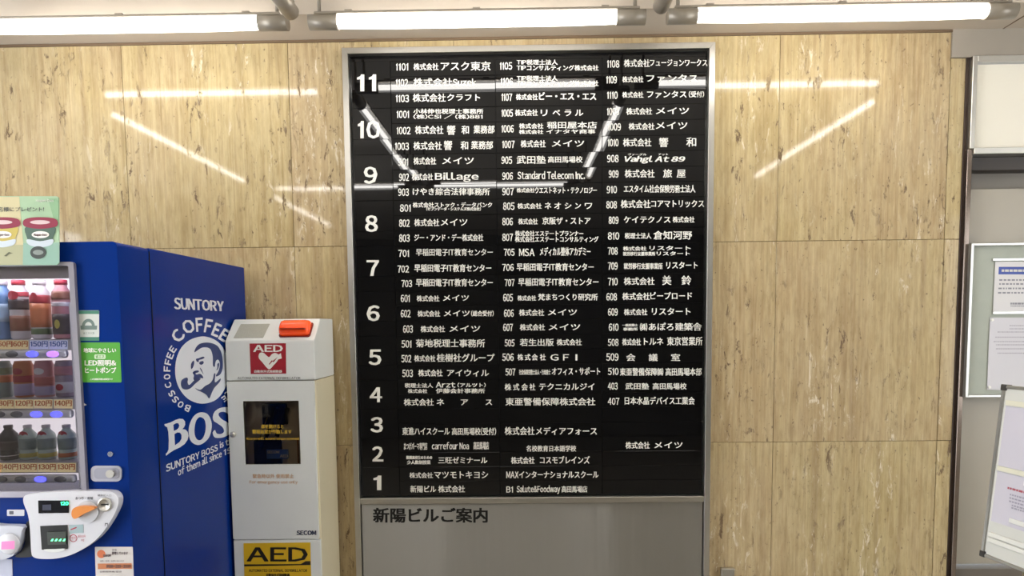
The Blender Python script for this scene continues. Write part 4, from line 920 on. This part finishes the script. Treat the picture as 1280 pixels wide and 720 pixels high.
# upper paper in a clip frame
cf = thing('notice_sheet', 'white notice with a blue heading in a clip holder, upper paper on the green board', 'notice', W(1250, 392, -.02)[:])
NF = lambda dy: (lambda u, v: W(u, v, -.018 - dy))
sh = link('paper', shape_me([[(1244, 327), (1345, 327), (1345, 391), (1241, 391)]], NF(0), .0012), mat('paper_white', 'DAD7D6', .6), cf)
link('heading_band', shape_me([[(1248.5, 333.5), (1340, 333.5), (1340, 343), (1248, 343)]], NF(.0016)), mat('heading_blue', '33499C', .5), sh)
acc = ([], []); bars(acc, 1252, 1335, 338.3, 3, NF(.002), 3, .3); ob = acc_obj('heading_print', acc, M_GREYP, sh); ob['kind'] = 'stuff'
acc = ([], [])
for i, (yy, xx) in enumerate(((350, 1249), (355, 1249), (360.5, 1248), (366, 1247.5))): bars(acc, xx, 1300 + i * 8, yy, 2.0, NF(.0016), 20 + i, .7)
bars(acc, 1263, 1310, 379.5, 2.4, NF(.0016), 31, .2); bars(acc, 1263, 1310, 382.5, 1.2, NF(.0016), 32, .3)
ob = acc_obj('fine_print', acc, mat('paper_ink', '8C8A92', .6), sh); ob['kind'] = 'stuff'
for nm, yy in (('clip_rail', 324.5), ('clip_rail', 391.2)):
    a = W(1241.5, yy - 1.6, -.022); b = W(1350, yy + 1.6, -.016); box(nm, a, (b.x, b.y, W(1241.5, yy + 1.6, -.022).z), M_AL, cf, bev=.001)
# lower paper, pinned
lp = thing('pinned_sheet', 'plain white printed sheet pinned below the blue-headed notice on the green board', 'notice', W(1240, 488, -.02)[:])
sh = link('paper', shape_me([[(1237.5, 397), (1345, 397), (1345, 492), (1233.5, 487)]], NF(0), .001), mat('paper_white2', 'D3D0D4', .6), lp)
acc = ([], [])
for i, (yy, x0, x1) in enumerate(((407, 1262, 1300), (411, 1262, 1290), (415, 1247, 1310), (421.5, 1244, 1300), (427, 1242, 1310), (431, 1245, 1290), (436, 1245, 1300), (441.5, 1247, 1290))): bars(acc, x0, x1, yy, 1.3, NF(.0014), 50 + i, .5)
ob = acc_obj('fine_print', acc, mat('paper_ink_pale', 'AFA9B2', .6), sh); ob['kind'] = 'stuff'
for q in ((1240, 400), (1236.5, 484)): disc('pin', q[0], q[1], .005, -.0192, .004, M_WHITE, lp)

# ------------------------------------------------------------ leaning sign stand
dirA = Vector((.176, -.984, 0)).normalized()
BL = W(1226, 694, -.62)
best = None
for k in range(400):                        # top corner: on its sight line, edge square to the bottom edge
    y = -1.2 + k * .004; P_ = W(1253.5, 481, y); e = abs((P_ - BL).dot(dirA))
    if best is None or e < best[0]: best = (e, P_)
TL = best[1]; vA = (TL - BL); SHH = vA.length; vA.normalize(); nA = vA.cross(dirA).normalized()
if nA.x > 0: nA = -nA
SW = .42
ss = thing('sign_stand', 'tilted white sign panel on a steel pole in front of the notice board', 'sign stand', (BL.x + .10, BL.y - SW / 2, 0))
def SP(u, v, n=0): return BL + dirA * u + vA * v + nA * n
def sbox(name, u0, v0, u1, v1, n0, n1, mt, parent, bev=0):
    bm = bmesh.new()
    lo = [bm.verts.new(SP(u, v, n0)) for u, v in ((u0, v0), (u1, v0), (u1, v1), (u0, v1))]; hi = [bm.verts.new(SP(u, v, n1)) for u, v in ((u0, v0), (u1, v0), (u1, v1), (u0, v1))]
    bm.faces.new(lo[::-1]); bm.faces.new(hi)
    for i in range(4): bm.faces.new((lo[i], lo[(i + 1) % 4], hi[(i + 1) % 4], hi[i]))
    bmesh.ops.recalc_face_normals(bm, faces=bm.faces)
    if bev: bmesh.ops.bevel(bm, geom=bm.edges[:], offset=bev, segments=1, affect='EDGES')
    return link(name, bm_mesh(bm), mt, parent)
M_SW = mat('sign_white', 'D6D6D0', .35)
pn = sbox('panel', .006, .006, SW - .006, SHH - .006, -.012, 0, M_SW, ss)
for a in ((0, 0, .012, SHH), (SW - .012, 0, SW, SHH)): sbox('frame_stile', *a, -.016, .004, M_AL, ss, .002)
for a in ((.012, 0, SW - .012, .010), (.012, SHH - .010, SW - .012, SHH)): sbox('frame_rail', *a, -.016, .004, M_AL, ss, .002)
for u, v in ((0, 0), (0, SHH - .014)): sbox('corner_cap', u - .002, v - .002, u + .016, v + .016, -.018, .006, mat('corner_black', '3C3A38', .5), ss, .002)
def vy(py): return (694 - py) / (694 - 481) * SHH
M_LIL = mat('sheet_lilac', 'CFCBD6', .25, coat=.4)
sbox('holder_strip', .02, vy(505), SW - .02, vy(499), .0005, .004, mat('strip_cream', 'E2DFCC', .4), pn)
p1 = sbox('paper_sheet', .02, vy(579), SW - .02, vy(506), .0005, .0015, M_LIL, pn)
sbox('holder_strip', .02, vy(585), SW - .02, vy(579.5), .0005, .004, mat('strip_cream', 'E2DFCC', .4), pn)
p2 = sbox('paper_sheet', .02, vy(648), SW - .02, vy(586), .0005, .0015, M_LIL, pn)
for (a, b, py) in ((.11, SW - .03, 592.5), (.08, SW - .03, 640), (.02, .16, 664), (.02, .16, 671), (.175, SW - .03, 664), (.175, SW - .03, 671)):
    sbox('magnet_strip', a, vy(py + 2.8), b, vy(py - 2.8), .002, .006, mat('strip_white', 'E6E5DF', .35), pn, .001)
def sfn(n): return lambda u, v: SP(u, v, n)
acc = ([], [])
for i, (py, u0, u1) in enumerate(((532, .10, .3), (548, .14, .4), (551.5, .14, .4), (557, .14, .35), (562, .12, .4), (565, .12, .4), (568, .12, .4), (571, .12, .4), (574, .12, .4), (610, .07, .4), (614, .07, .4), (618, .07, .4), (622, .08, .4), (625, .08, .4))):
    bars(acc, u0, u1, vy(py), .0045, sfn(.002), 70 + i, .5)
ob = acc_obj('fine_print', acc, mat('stand_ink', '9A96A6', .6), pn); ob['kind'] = 'stuff'
acc = ([], []); bars(acc, .13, .155, vy(516), .007, sfn(.002), 90, .2); bars(acc, .06, .25, vy(603), .006, sfn(.002), 91, .3); ob = acc_obj('red_print', acc, mat('stand_red', 'B05A66', .6), pn); ob['kind'] = 'stuff'
pc = SP(.11, .0, -.03); 
cyl('pole', (pc.x, pc.y, .03), pc + vA * .25 + Vector((0, 0, 0)), .014, M_STEELV, ss)
sbox('clamp', .11 - .03, .02, .11 + .03, .07, -.035, -.012, M_AL, ss, .002)
cyl('base', (pc.x, pc.y, 0), (pc.x, pc.y, .03), .17, mat('base_grey', '55534F', .5), ss, n=32)
